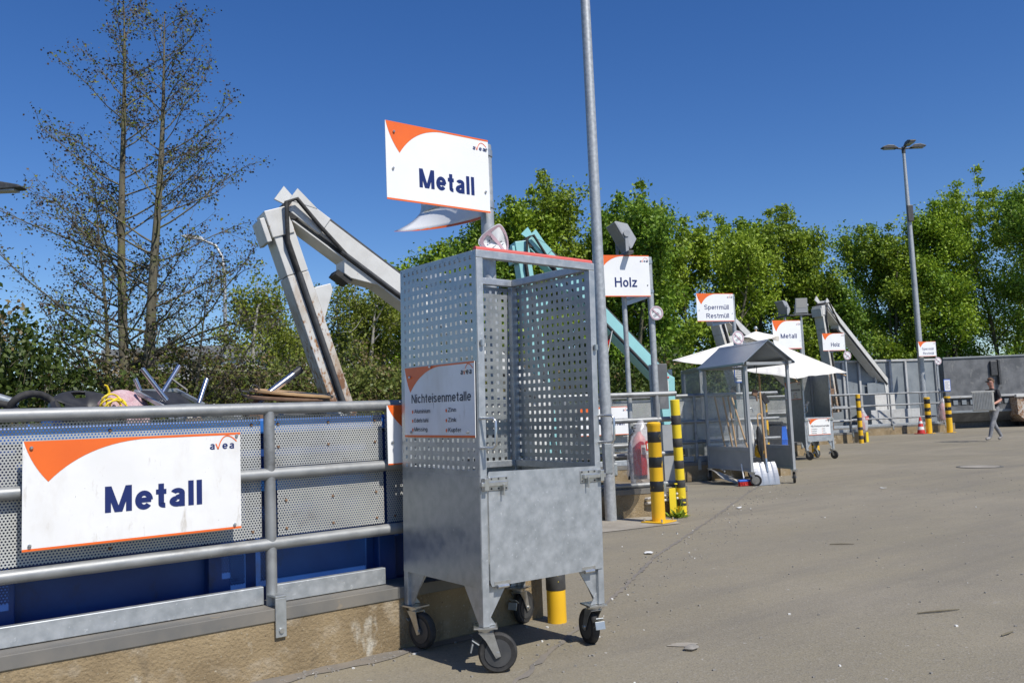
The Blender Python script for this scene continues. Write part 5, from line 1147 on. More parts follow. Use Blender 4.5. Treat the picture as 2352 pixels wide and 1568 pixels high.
part('side_wall', 'white_rusty', cw, lambda b: b.prism([(0.0, 1.30), (4.0, 1.30), (4.0, 0.30), (0.35, 0.22), (0.0, 0.55)], 0, 1.2)); part('rim', 'white_paint', cw, lambda b: b.bx(-0.05, 4.0, -0.06, 0.10, 1.301, 1.42), bevel=0.01)
part('lifting_lug', 'brown_rust', cw, lambda b: b.bx(0.75, 1.1, -0.12, -0.001, 0.62, 1.22).cyl((0.92, -0.2, 0.75), (0.92, -0.12, 0.75), 0.12, 12), bevel=0.02)
part('skid', 'steel_dark', cw, lambda b: b.bx(0.5, 3.9, 0.2, 0.35, 0.0, 0.235).bx(0.5, 3.9, 0.8, 0.95, 0.0, 0.235))
part('label_plate', 'white_plastic', cw, lambda b: b.bx(0.25, 0.55, -0.006, -0.002, 0.72, 0.95))

# traffic cone
t = thing('traffic_cone', 'red and white traffic cone beside the far yellow bollard', 'cone', (34.0, 17.55, 0))
part('base', 'red_paint', t, lambda b: b.bx(-0.19, 0.19, -0.19, 0.19, 0.004, 0.035), bevel=0.01)
part('cone', 'red_paint', t, lambda b: b.lathe([(0.15, 0.036), (0.035, 0.66), (0.03, 0.67), (0, 0.67)], 18), smooth=40)
for z1, z2 in ((0.17, 0.29), (0.41, 0.51)):
    rr_ = lambda z: 0.15 - (z - 0.036) * (0.115 / 0.624) + 0.002
    part('band', 'white_plastic', t, lambda b: b.lathe([(rr_(z1), z1), (rr_(z2), z2)], 18), smooth=40)
# ------------------------------------------------------------------ scrap on the blue container
def scrap_pile():
    b = MB(); rr = random.Random(11)
    for k in range(420):
        x, y = rr.uniform(-3.0, 3.15), rr.uniform(5.15, 7.2)
        top = 1.26 + 0.16 * math.exp(-((y - 6.0) / 0.7) ** 2)
        z = top - abs(rr.gauss(0, 0.22)); b.mi = rr.choice([0, 0, 0, 1, 1, 2, 3, 4, 5])
        rot = (rr.uniform(-.7, .7), rr.uniform(-.7, .7), rr.uniform(0, 3.1))
        if rr.random() < 0.35:
            M = Euler(rot).to_matrix(); d = M @ Vector((rr.uniform(.15, .5), 0, 0)); b.tube([(x - d.x, y - d.y, z - abs(d.z) * .3), (x + d.x, y + d.y, z - abs(d.z) * .2)], rr.uniform(.008, .03), 6)
        else: b.obx((x, y, z - .06), (rr.uniform(.03, .28), rr.uniform(.03, .2), rr.uniform(.004, .06)), rot)
    b.mi = 0
    b.bx(-3.1, 3.2, 5.1, 7.25, -1.3, 0.75)
    o = b.build('scrap_heap', ['galv_plain', 'dark_grey_steel', 'white_paint', 'brown_rust', 'aluminium', 'blue_paint'])
    tag(o, 'mixed metal scrap filling the blue container', 'scrap', kind='stuff')
scrap_pile()
t = thing('upturned_stool', 'upturned metal stool with black seat on top of the scrap', 'stool', (1.70, 5.8, 1.40), R(20), None)
part('seat', 'black_plastic', t, lambda b: b.obx((0, 0, 0.08), (0.14, 0.13, 0.018), (0.45, 0.05, 0)), bevel=0.01)
part('seat_frame', 'galv_plain', t, lambda b: [b.beam(p, q, 0.022, 0.022) for p, q in (((-.15, -.14, .04), (.15, -.14, .05)), ((.15, -.14, .05), (.15, .14, .16)), ((-.15, -.14, .04), (-.15, .14, .15)), ((-.15, .14, .15), (.15, .14, .16)))])
for a, c in (((-.11, -.12, .08), (-.24, -.06, .28)), ((.02, .12, .12), (.15, .10, .32)), ((.13, -.12, .06), (.21, -.10, .22)), ((-.13, .12, .15), (-.16, .13, .23))):
    part('leg', 'chrome', t, lambda b: b.tube([a, c], 0.015, 10), smooth=50)
part('stretcher', 'steel_dark', t, lambda b: b.tube([(.09, .1, .23), (.15, .02, .15)], 0.008, 6))
t = thing('metal_tube', 'shiny metal tube with black end cap sticking out of the scrap', 'tube', (2.40, 5.8, 1.5))
part('tube', 'chrome', t, lambda b: b.tube([(-0.15, 0, -0.06), (0.155, 0, 0.155)], 0.024, 16), smooth=40)
part('cap', 'black_plastic', t, lambda b: b.tube([(0.15, 0, 0.152), (0.205, 0, 0.19)], 0.028, 16), smooth=40)
for i, (dz, dx, rotv, lb) in enumerate(((0.0, 0.0, (0.10, 0.03, 0), 'lower of two flat wooden-rimmed lids with wire handles on the scrap'), (0.028, 0.03, (0.12, 0.06, 0.2), 'upper of two flat wooden-rimmed lids with wire handles on the scrap'))):
    t = thing('lid', lb, 'lid', (2.50 + dx, 5.8, 1.475 + dz), 0, 'flat lids on the scrap', rot=rotv)
    part('disc', 'wood' if i else 'brown_rust', t, lambda b: b.lathe([(0.0, 0.0), (0.27, 0.0), (0.29, 0.008), (0.29, 0.022), (0.26, 0.026), (0.0, 0.014)], 30), smooth=40)
    part('wire_handle', 'steel_dark', t, lambda b: b.tube([(-.27, -.02, .02), (-.30, -.03, .05), (-.335, -.03, .055), (-.33, .0, .03), (-.28, .02, .02)], 0.006, 6).tube([(.27, -.03, .015), (.30, -.03, .04), (.33, 0, .03)], 0.005, 6), smooth=50)
t = thing('wok', 'black round pan with slotted handles on the scrap', 'pan', (1.22, 5.8, 1.43), 0, rot=(R(30), 0, R(8)))
def ringplate(b):
    n = 40
    for r, z in ((0.225, 0.0), (0.215, 0.03), (0.19, 0.035), (0.135, 0.02), (0.0, 0.015)):
        for k in range(n): b.v.append((r * math.cos(2 * math.pi * k / n), r * math.sin(2 * math.pi * k / n), z))
    for j in range(4):
        for k in range(n):
            if j == 2 and (k % 8) in (1, 2, 3): continue
            b.f.append((j * n + k, j * n + (k + 1) % n, (j + 1) * n + (k + 1) % n, (j + 1) * n + k)); b.m.append(0)
o = part('bowl', 'black_plastic', t, ringplate, smooth=50); o.modifiers.new('thick', 'SOLIDIFY').thickness = 0.006
t = thing('black_hose', 'loops of black hose on the scrap at the left edge', 'hose', (0.82, 5.8, 1.42))
part('loop', 'black_rubber', t, lambda b: b.tube([(0.10 + 0.13 * math.cos(a), 0.05 * math.sin(a * 2), 0.02 + 0.10 * math.sin(a)) for a in [k * math.pi / 10 for k in range(11)]], 0.022, 10), smooth=50)
part('loop', 'black_rubber', t, lambda b: b.tube([(-0.14 + 0.16 * math.cos(a), -0.02, 0.0 + 0.07 * math.sin(a)) for a in [k * math.pi / 10 for k in range(11)]], 0.02, 10), smooth=50)
part('nozzle', 'galv_plain', t, lambda b: b.cyl((-0.09, 0, 0.10), (0.02, 0, 0.06), 0.028, 10), smooth=50)
t = thing('pink_cloth', 'crumpled pink fluffy cloth lying on the scrap', 'cloth', (1.42, 5.85, 1.30))
part('cloth', 'pink_cloth', t, lambda b: crumple(b, 0.16, 0.14, 0.20, 0.06, 9, 14, 24), smooth=60)
t = thing('yellow_cable', 'tangle of yellow cable hanging over the pink cloth', 'cable', (1.31, 5.68, 1.45))
def cable(b):
    rr = random.Random(3)
    for k in range(4):
        c = (rr.uniform(-.01, .06), rr.uniform(-.02, .02), rr.uniform(-.02, .03)); r_ = rr.uniform(.04, .075)
        b.tube([(c[0] + r_ * math.cos(a), c[1] + 0.02 * math.sin(2 * a), c[2] + r_ * 0.8 * math.sin(a)) for a in [i * math.pi / 8 for i in range(15)]], 0.006, 6)
    b.tube([(-0.01, 0, 0.0), (-.02, 0, .05), (0.0, 0, 0.09), (-0.015, 0, 0.125), (-.03, 0, .13)], 0.007, 6)
part('cable', 'yellow_acid', t, cable, smooth=60)

t = thing('waste_drum', 'blue plastic drum behind the right pane of the shelter cart', 'drum', (15.30, 11.0, 0))
part('body', 'blue_plastic', t, lambda b: b.lathe([(0.25, 0.0), (0.27, 0.03), (0.27, 0.3), (0.28, 0.32), (0.27, 0.34), (0.27, 0.6), (0.28, 0.62), (0.27, 0.64), (0.26, 0.9), (0, 0.9)], 24), smooth=40)
part('lid', 'black_plastic', t, lambda b: b.lathe([(0.275, 0.901), (0.275, 0.94), (0.25, 0.955), (0, 0.955)], 24), smooth=40)
t = thing('waste_bin', 'black wheeled waste bin behind the shelter cart', 'bin', (14.66, 10.80, 0), A22)
part('body', 'black_plastic', t, lambda b: b.prism([(-0.22, 0.08), (0.22, 0.08), (0.28, 0.95), (-0.28, 0.95)], -0.28, 0.28), bevel=0.02)
part('lid', 'black_plastic', t, lambda b: b.prism([(-0.3, 0.952), (0.3, 0.952), (0.28, 1.0), (-0.28, 1.03)], -0.31, 0.31), bevel=0.01)
for sx in (-1, 1): part('wheel', 'black_rubber', t, lambda b: b.lathe([(0.1, -0.025), (0.1, 0.025)], 18, (sx * 0.26, 0.26, 0.1), 'X'), smooth=40)
# ------------------------------------------------------------------ people
def skin_body(name, verts, edges, radii, zone, mats, parent, sub=2):
    me = bpy.data.meshes.new(name); me.from_pydata(verts, edges, [])
    o = bpy.data.objects.new(name, me); COL.objects.link(o)
    o.modifiers.new('skin', 'SKIN'); s = o.modifiers.new('sub', 'SUBSURF'); s.levels = sub; s.render_levels = sub
    if not me.skin_vertices: 
        bpy.context.view_layer.update()
    for i, r_ in enumerate(radii):
        rx, ry = (r_ if isinstance(r_, tuple) else (r_, r_)); me.skin_vertices[0].data[i].radius = (rx, ry)
    me.skin_vertices[0].data[0].use_root = True
    bpy.context.view_layer.update()
    ev = bpy.data.meshes.new_from_object(o.evaluated_get(bpy.context.evaluated_depsgraph_get()))
    bpy.data.objects.remove(o); bpy.data.meshes.remove(me)
    ev.name = name; ev.materials.clear()
    for m in mats: ev.materials.append(MATS[m])
    for p in ev.polygons: p.material_index = zone(p.center); p.use_smooth = True
    n = bpy.data.objects.new(name, ev); COL.objects.link(n); n.parent = parent
    return n
def person(label, loc, ang, pose, mats, s=1.0):
    t = thing('person', label, 'person', (*loc, 0), ang); t.scale = (s, s, s)
    V, E, Rr = [], [], []
    def v(p, r_, par=None):
        V.append(p); Rr.append(r_)
        if par is not None: E.append((par, len(V) - 1))
        return len(V) - 1
    pel = v(pose['pelvis'], (0.15, 0.11)); sp = v(pose['spine'], (0.14, 0.10), pel); ch = v(pose['chest'], (0.165, 0.11), sp)
    nk0 = v(pose['neck0'], (0.075, 0.07), ch); nk = v(pose['neck'], 0.055, nk0); h0 = v(pose['head0'], (0.072, 0.085), nk); h1 = v(pose['head1'], (0.078, 0.095), h0); h2 = v(pose['head2'], (0.06, 0.075), h1)
    for sd in ('L', 'R'):
        a = v(pose['sh' + sd], 0.065, ch); e = v(pose['el' + sd], 0.046, a); w_ = v(pose['wr' + sd], 0.032, e); hd = v(pose['ha' + sd], (0.04, 0.022), w_)
        for k in range(4):
            f = Vector(pose['ha' + sd]); d = (f - Vector(pose['wr' + sd])).normalized(); q = f + d * (0.05 + 0.008 * (k in (1, 2))) + Vector((0, 0, 0.033 - 0.022 * k))
            v(tuple(q), 0.009, hd)
        thumb = Vector(pose['ha' + sd]) + Vector((0.01, 0.0, 0.06)); v(tuple(thumb), 0.011, hd)
        hp = v(pose['hip' + sd], 0.095, pel); kn = v(pose['kn' + sd], 0.066, hp); an = v(pose['an' + sd], 0.048, kn); to = v(pose['to' + sd], (0.045, 0.035), an)
    body = skin_body('body', V, E, Rr, pose['zone'], mats, t)
    H1 = Vector(pose['head1'])
    def hair(b):
        n, m = 8, 16
        for j in range(n + 1):
            th = 0.62 * math.pi * j / n
            for i in range(m):
                a = 2 * math.pi * i / m; f = 1.0 if math.cos(a) < 0.35 else max(0.55, 1.0 - (th - 0.6) * 0.55)
                tt = th * (f if th > 0.9 else 1)
                b.v.append((H1.x - 0.012 + 0.104 * math.sin(tt) * math.cos(a), H1.y + 0.091 * math.sin(tt) * math.sin(a), H1.z + 0.012 + 0.118 * math.cos(tt)))
        for j in range(n):
            for i in range(m): b.f.append((j * m + i, j * m + (i + 1) % m, (j + 1) * m + (i + 1) % m, (j + 1) * m + i)); b.m.append(0)
    part('hair', 'hair', t, hair, smooth=60)
    part('nose', mats[0], t, lambda b: b.add([(H1.x + .088, H1.y, H1.z + .015), (H1.x + .118, H1.y, H1.z - .025), (H1.x + .085, H1.y - .02, H1.z - .032), (H1.x + .085, H1.y + .02, H1.z - .032)], [(0, 2, 1), (0, 1, 3), (1, 2, 3), (0, 3, 2)]), smooth=60)
    part('ear', mats[0], t, lambda b: [b.lathe([(0.0, -.008), (0.03, 0.0), (0.0, .008)], 10, (H1.x - .005, H1.y + sy * .083, H1.z - .01), 'Y') for sy in (-1, 1)], smooth=60)
    part('eyes', 'black_plastic', t, lambda b: [b.lathe([(0.0, -.006), (0.012, 0.0), (0.0, .006)], 8, (H1.x + .088, H1.y + sy * .033, H1.z + .012), 'X') for sy in (-1, 1)])
    part('mouth', 'red_foam', t, lambda b: b.bx(H1.x + .080, H1.x + .0915, H1.y - .024, H1.y + .024, H1.z - .062, H1.z - .053))
    return t
walk = dict(pelvis=(0, 0, .96), spine=(.02, 0, 1.14), chest=(.02, 0, 1.36), neck0=(.02, 0, 1.47), neck=(.03, 0, 1.53), head0=(.05, 0, 1.60), head1=(.06, 0, 1.68), head2=(.05, 0, 1.745),
            shL=(.0, .185, 1.42), elL=(-.02, .26, 1.15), wrL=(.20, .27, 1.06), haL=(.28, .255, 1.05), shR=(.0, -.185, 1.42), elR=(-.06, -.26, 1.16), wrR=(.18, -.28, 1.08), haR=(.26, -.265, 1.06),
            hipL=(0, .09, .90), knL=(.18, .10, .50), anL=(.30, .10, .10), toL=(.44, .10, .075), hipR=(0, -.09, .90), knR=(-.02, -.10, .50), anR=(-.24, -.10, .12), toR=(-.13, -.11, .045))
def zone_walk(c):
    if c.z < 0.13: return 3
    if c.z < 0.97 and abs(c.y) < 0.2: return 2
    if c.z > 1.485: return 0
    if abs(c.y) > 0.2 and (c.z < 1.20): return 0
    return 1
walk['zone'] = zone_walk
P1 = person('person in black shirt and grey trousers walking left with a white radiator', (27.62, 11.95), R(152), walk, ['skin', 'black_cloth', 'grey_denim', 'shoe'], 1.06)
part('sunglasses', 'black_plastic', P1, lambda b: b.bx(0.135, 0.158, -0.065, 0.065, 1.675, 1.71), bevel=0.004)
ra = thing('radiator', 'ribbed white radiator carried by the walking person', 'radiator', (27.50, 12.14, 0.93), R(196))
part('panel', 'radiator_enamel', ra, lambda b: b.bx(0.355, 0.40, -0.285, 0.285, 0.0, 0.58), bevel=0.006)
part('fins', 'radiator_enamel', ra, lambda b: [b.bx(0.4005, 0.425, -0.27 + k * 0.042, -0.27 + k * 0.042 + 0.02, 0.02, 0.56) for k in range(13)])
part('fins', 'radiator_enamel', ra, lambda b: [b.bx(0.27, 0.3545, -0.27 + k * 0.042, -0.27 + k * 0.042 + 0.02, 0.02, 0.56) for k in range(13)])
for z in (0.0, 0.555): part('header_pipe', 'radiator_enamel', ra, lambda b: b.cyl((0.36, -0.31, z + .012), (0.36, 0.31, z + .012), 0.022, 10), smooth=40)
reach = dict(pelvis=(0, 0, .96), spine=(.02, 0, 1.14), chest=(.02, 0, 1.36), neck0=(.03, 0, 1.46), neck=(.05, 0, 1.52), head0=(.07, 0, 1.58), head1=(.09, 0, 1.65), head2=(.08, 0, 1.715),
             shL=(.0, .185, 1.41), elL=(.02, .26, 1.16), wrL=(.22, .22, 1.05), haL=(.30, .20, 1.05), shR=(.0, -.185, 1.42), elR=(.27, -.27, 1.40), wrR=(.48, -.20, 1.54), haR=(.56, -.18, 1.58),
             hipL=(0, .09, .90), knL=(.03, .10, .50), anL=(.0, .10, .10), toL=(.14, .11, .045), hipR=(0, -.09, .90), knR=(.04, -.10, .50), anR=(.02, -.10, .10), toR=(.16, -.11, .045))
def zone_reach(c):
    if c.z < 0.13: return 3
    if c.z < 0.97 and abs(c.y) < 0.2: return 2
    if c.x > 0.2 and c.z > 1.0: return 0
    if c.z > 1.475: return 0
    return 1
reach['zone'] = zone_reach
person('person in turquoise shirt reaching out behind the shelter cart', (15.5, 12.0), R(150), reach, ['skin', 'turq_cloth', 'grey_denim', 'shoe'], 1.0)

# ------------------------------------------------------------------ small things on the ground
t = thing('manhole_cover', 'round manhole cover in the asphalt on the right', 'manhole', (17.18, 7.79, 0.004))
part('frame', 'cap_steel', t, lambda b: b.lathe([(0.40, 0.0), (0.40, 0.006), (0.35, 0.006), (0.35, 0.0)], 36))
part('lid', 'concrete_pad', t, lambda b: b.lathe([(0.34, 0.0), (0.34, 0.005), (0.0, 0.006)], 36))
lit = random.Random(21)
for (x, y, lb) in ((5.89, 5.67, 'torn white paper scrap on the asphalt right of the trolley'), (9.27, 7.27, 'small white paper scrap on the asphalt below the shelter cart'), (12.52, 7.12, 'white paper scrap on the asphalt far right of the shelter cart')):
    def pap(b):
        n = 9; b.add([(0.09 * lit.uniform(.5, 1.1) * math.cos(a), 0.055 * lit.uniform(.5, 1.1) * math.sin(a), lit.uniform(0.006, 0.016)) for a in [2 * math.pi * k / n for k in range(n)]], [tuple(range(n))])
    tag(part('paper_scrap', 'paper', None, pap, loc=(x, y, 0), rot=(0, 0, lit.uniform(0, 3))), lb, 'litter', 'paper scraps on the asphalt')
def stone_(b): crumple(b, 0.045, 0.03, 0.016, 0.014, 5, 6, 9)
tag(part('stone', 'stone', None, stone_, loc=(3.67, 3.25, 0), smooth=40), 'dark small stone on the asphalt in the foreground', 'stone')
def spot(b): b.add([(0.09 * lit.uniform(.6, 1.1) * math.cos(a), 0.045 * lit.uniform(.8, 1.1) * math.sin(a), 0.004) for a in [2 * math.pi * k / 16 for k in range(16)]], [tuple(range(16))])
structure(part('pavement_stain', 'concrete_pad', None, spot, loc=(3.71, 3.35, 0), rot=(0, 0, R(-38))))
for (x, y, L_, lb) in ((5.31, 2.71, 0.14, 'thin dark twig on the asphalt in the right foreground'), (5.05, 2.2, 0.06, 'short twig near the right edge of the foreground asphalt'), (7.3, 4.6, 0.10, 'short brown twig in the middle of the asphalt')):
    tag(part('fallen_twig', 'twig', None, lambda b: b.tube([(-L_, 0, 0.008), (0, 0.02, 0.012), (L_, 0.06, 0.008)], [0.004, 0.006, 0.003], 5), loc=(x, y, 0), rot=(0, 0, lit.uniform(-1.2, -.2))), lb, 'twig', 'fallen twigs on the asphalt')
def grit(b):
    rr = random.Random(6)
    for k in range(1500):
        u = rr.random()
        if u < 0.35: x, y = rr.uniform(1.5, 16), 0; y = 3.1 + (x - 2.0) * 0.575 + rr.gauss(0, 0.22)
        elif u < 0.5: x, y = rr.uniform(0.5, 2.6), 4.36 + rr.gauss(0, 0.05)
        else: x, y = rr.uniform(2.5, 16), rr.uniform(0.3, 9)
        if y > 4.42 and x < 3.5: continue
        s = rr.uniform(0.003, 0.008); a = rr.uniform(0, 3); b.mi = 0 if rr.random() < 0.93 else 1
        b.obx((x, y, s * .5), (s, s * rr.uniform(.5, 1), s * .5), (0, 0, a))
tag(part('grit', ['stone', 'paper'], None, grit), 'grit and small crumbs scattered over the asphalt', 'grit', kind='stuff')
def dand(t_):
    rr = random.Random(12)
    def leaves(b):
        for k in range(70):
            a = rr.uniform(0, 6.28); L_ = rr.uniform(.05, .16); w_ = L_ * .16; d = Vector((math.cos(a), math.sin(a), rr.uniform(.2, 1.4))).normalized(); n = Vector((-math.sin(a), math.cos(a), 0)); o_ = Vector((rr.gauss(0, .04), rr.gauss(0, .04), 0.002))
            b.add([o_, o_ + d * L_ * .5 + n * w_, o_ + d * L_ - Vector((0, 0, .02)), o_ + d * L_ * .5 - n * w_], [(0, 1, 2, 3)])
    part('leaves', 'leaf_maple', t_, leaves)
    for (x, y, h) in ((0.0, 0.0, 0.40), (0.05, -.05, 0.24), (.04, .05, .10), (0.09, -.04, .17)):
        st = part('stem', 'leaf_maple', t_, lambda b: b.tube([(0, 0, 0), (x * .5, y * .5, h * .5), (x, y, h)], 0.004, 5))
        part('flower', 'dandelion', st, lambda b: b.lathe([(0.0, h - .006), (.022, h), (.02, h + .01), (0, h + .014)], 10, (x, y, 0)))
t = thing('dandelion', 'flowering dandelion tuft between the two near bollards', 'plant', (8.10, 7.28, 0)); dand(t)

# ------------------------------------------------------------------ far building
t = thing('far_building', 'low industrial building with grey roof seen through the branches on the left', 'building', (21, 92, -1.6), R(-38))
part('wall', 'far_wall', t, lambda b: b.bx(0, 40, 0, 20, 0, 9.9)); part('roof', 'far_roof', t, lambda b: b.bx(-0.4, 40.4, -0.4, 20.4, 9.901, 11.2))
part('window_band', 'steel_dark', t, lambda b: b.bx(4, 36, -0.05, -0.01, 5.2, 6.6))

# ------------------------------------------------------------------ vegetation
NR = np.random.default_rng(7)
def leaf_cloud(name, centers, sig, per, size, matname, parent=None, up_bias=0.3, squash=0.8, aspect=0.62):
    """many small leaf quads scattered round the given centres"""
    C_ = np.repeat(np.asarray(centers, float), per, axis=0); n = len(C_)
    sg = np.repeat(np.broadcast_to(np.asarray(sig, float), (len(centers),)), per)
    P = C_ + NR.normal(size=(n, 3)) * sg[:, None] * np.array([1, 1, squash])
    d = NR.normal(size=(n, 3)); d /= np.linalg.norm(d, axis=1, keepdims=True)
    nrm = NR.normal(size=(n, 3)); nrm[:, 2] += up_bias * 2
    s = np.cross(d, nrm); s /= np.maximum(np.linalg.norm(s, axis=1, keepdims=True), 1e-6)
    sz = size * NR.uniform(0.6, 1.35, n)[:, None]
    q = np.stack([P - d * sz * .5, P + s * sz * aspect * .5 - d * sz * .05, P + d * sz * .5, P - s * sz * aspect * .5 - d * sz * .05], axis=1).reshape(-1, 3)
    me = bpy.data.meshes.new(name)
    me.vertices.add(n * 4); me.vertices.foreach_set('co', q.ravel())
    me.loops.add(n * 4); me.loops.foreach_set('vertex_index', np.arange(n * 4, dtype=np.int32))
    me.polygons.add(n); me.polygons.foreach_set('loop_start', np.arange(0, n * 4, 4, dtype=np.int32)); me.polygons.foreach_set('loop_total', np.full(n, 4, dtype=np.int32))
    me.materials.append(MATS[matname]); me.update(calc_edges=True); me.validate()
    o = bpy.data.objects.new(name, me); COL.objects.link(o)
    if parent is not None: o.parent = parent
    return o

def bough(b, p, d, L, r, rr, n=5, droop=0.0, sides=5, wob=0.12):
    pts = [Vector(p)]; d = Vector(d).normalized(); rs = [r]
    for i in range(n):
        d = (d + Vector((rr.uniform(-wob, wob), rr.uniform(-wob, wob), rr.uniform(-wob, wob) - droop))).normalized()
        pts.append(pts[-1] + d * (L / n)); rs.append(r * (1 - (i + 1) / n * 0.8))
    b.tube(pts, rs, sides, caps=False)
    return pts

def broad_tree(label, x, y, top, rad, seed, lm='leaf_maple', base=-1.6, low=0.12, dens=1.0, leaf=0.155, group='leafy trees behind the container bays', shoots=7, trunkmat='bark'):
    rr = random.Random(seed); t = thing('leafy_tree', label, 'tree', (x, y, base), rr.uniform(0, 6.28), group)
    Hh = top - base; b = MB(); cen = []; sg = []
    nst = rr.choice((1, 2, 2, 3))
    for s_ in range(nst):
        a = rr.uniform(0, 6.28); o_ = Vector((math.cos(a), math.sin(a), 0)) * (0.25 * (nst > 1))
        trunk = bough(b, o_, (0.10 * math.cos(a), 0.10 * math.sin(a), 1), Hh * 0.86, 0.16 if nst > 1 else 0.2, rr, 9, -0.02, 7, 0.07)
        nb = int(26 / nst ** 0.5)
        for k in range(nb):
            f = low + (1 - low) * (k + rr.random()) / nb
            i = min(int(f * 9), 8); p = trunk[i].lerp(trunk[i + 1], f * 9 - i)
            az = rr.uniform(0, 6.28); prof = math.sin(math.pi * min(1, (f * 0.80 + 0.14))) ** 0.7
            L_ = rad * prof * rr.uniform(0.65, 1.15)
            el = 0.25 + 0.9 * f
            lim = bough(b, p, (math.cos(az), math.sin(az), el), L_, 0.055 * (1.1 - f * .6), rr, 5, -0.03, 4)
            for j in range(2, 6):
                for _ in range(2):
                    tw = bough(b, lim[j], (rr.uniform(-1, 1), rr.uniform(-1, 1), rr.uniform(-.1, 1)), rad * .28 * rr.uniform(.6, 1.2), 0.016, rr, 3, 0, 3, .25)
                    cen.append(tuple(tw[-1])); sg.append(0.26 * rad / 2.6); cen.append(tuple(tw[1])); sg.append(0.22 * rad / 2.6)
    for k in range(shoots):      # upright leading shoots that break the outline
        a = rr.uniform(0, 6.28); q = rad * rr.uniform(0.0, 0.6)
        z0 = Hh * rr.uniform(0.72, 0.86); hh = Hh * rr.uniform(0.06, 0.14) * (1.5 - q / rad)
        lead = bough(b, (q * math.cos(a), q * math.sin(a), z0), (0.1 * math.cos(a), .1 * math.sin(a), 1), hh + 0.3, 0.02, rr, 4, 0, 3, .05)
        for p in lead:
            cen.append(tuple(p)); sg.append(0.13); cen.append(tuple(p + Vector((rr.uniform(-.1, .1), rr.uniform(-.1, .1), rr.uniform(-.15, .15))))); sg.append(0.16)
    b.build('trunk', trunkmat, t, 60)
    leaf_cloud('crown', cen, sg, max(3, int(58 * dens)), leaf, lm, t)
    return t
TREES = [(18.2, 28.6, 8.0, 2.3, 'leafy tree at the left end of the green row beside the Metall sign'), (20.9, 28.9, 9.4, 2.6, 'leafy tree right under the hanging Metall sign board'), (22.3, 27.2, 11.0, 2.5, 'tall leafy tree with twin leading shoots behind the turquoise arm'),
         (25.3, 28.3, 11.6, 2.9, 'tall leafy tree just left of the tall lamp pole'), (25.9, 25.8, 10.6, 2.5, 'leafy tree just right of the tall lamp pole behind the floodlight'), (28.6, 26.2, 10.9, 2.7, 'leafy tree above the gap between Holz and Sperrmüll signs'),
         (31.6, 26.2, 10.2, 2.6, 'leafy tree above the Sperrmüll Restmüll sign'), (34.9, 26.3, 10.9, 2.8, 'leafy tree behind the parasol top'), (35.0, 23.9, 10.6, 2.5, 'leafy tree behind the two floodlights of the second Metall sign'),
         (37.2, 24.0, 7.6, 2.0, 'lower leafy tree behind the far white press arm'), (44.9, 24.9, 11.2, 2.3, 'leafy tree left of the three-headed lamp post'), (47.4, 24.4, 12.0, 3.0, 'leafy tree right behind the three-headed lamp post'),
         (47.6, 21.8, 12.6, 2.9, 'tall leafy tree above the dark container'), (51.2, 21.2, 14.0, 3.2, 'tallest leafy tree at the right edge'), (50.8, 18.6, 13.3, 3.0, 'leafy tree cut by the right edge of the picture')]
for i, (x, y, top, rad, lb) in enumerate(TREES):
    broad_tree(lb, x, y, top, rad, 100 + i, ('leaf_maple', 'leaf_fresh', 'leaf_maple', 'leaf_yellow', 'leaf_fresh', 'leaf_maple', 'leaf_yellow', 'leaf_maple', 'leaf_yellow', 'leaf_fresh')[i % 10], dens=1.0)
for i, (x, y, top, rad, dn, lb) in enumerate(((11.1, 27.2, 6.4, 1.8, 0.35, 'thin birch left of the white press arm'), (14.0, 27.6, 6.7, 2.1, 0.28, 'sparse young birch inside the angle of the white press arm'), (15.3, 26.8, 6.0, 1.6, 0.4, 'sparse birch beside the left edge of the perforated trolley'), (12.9, 29.5, 5.2, 2.0, 0.4, 'low birch between the two taller thin birches'))):
    broad_tree(lb, x, y, top, rad, 300 + i, 'leaf_birch', dens=dn, leaf=0.11, group='thin birches behind the hedge', shoots=5, trunkmat='birch_bark')

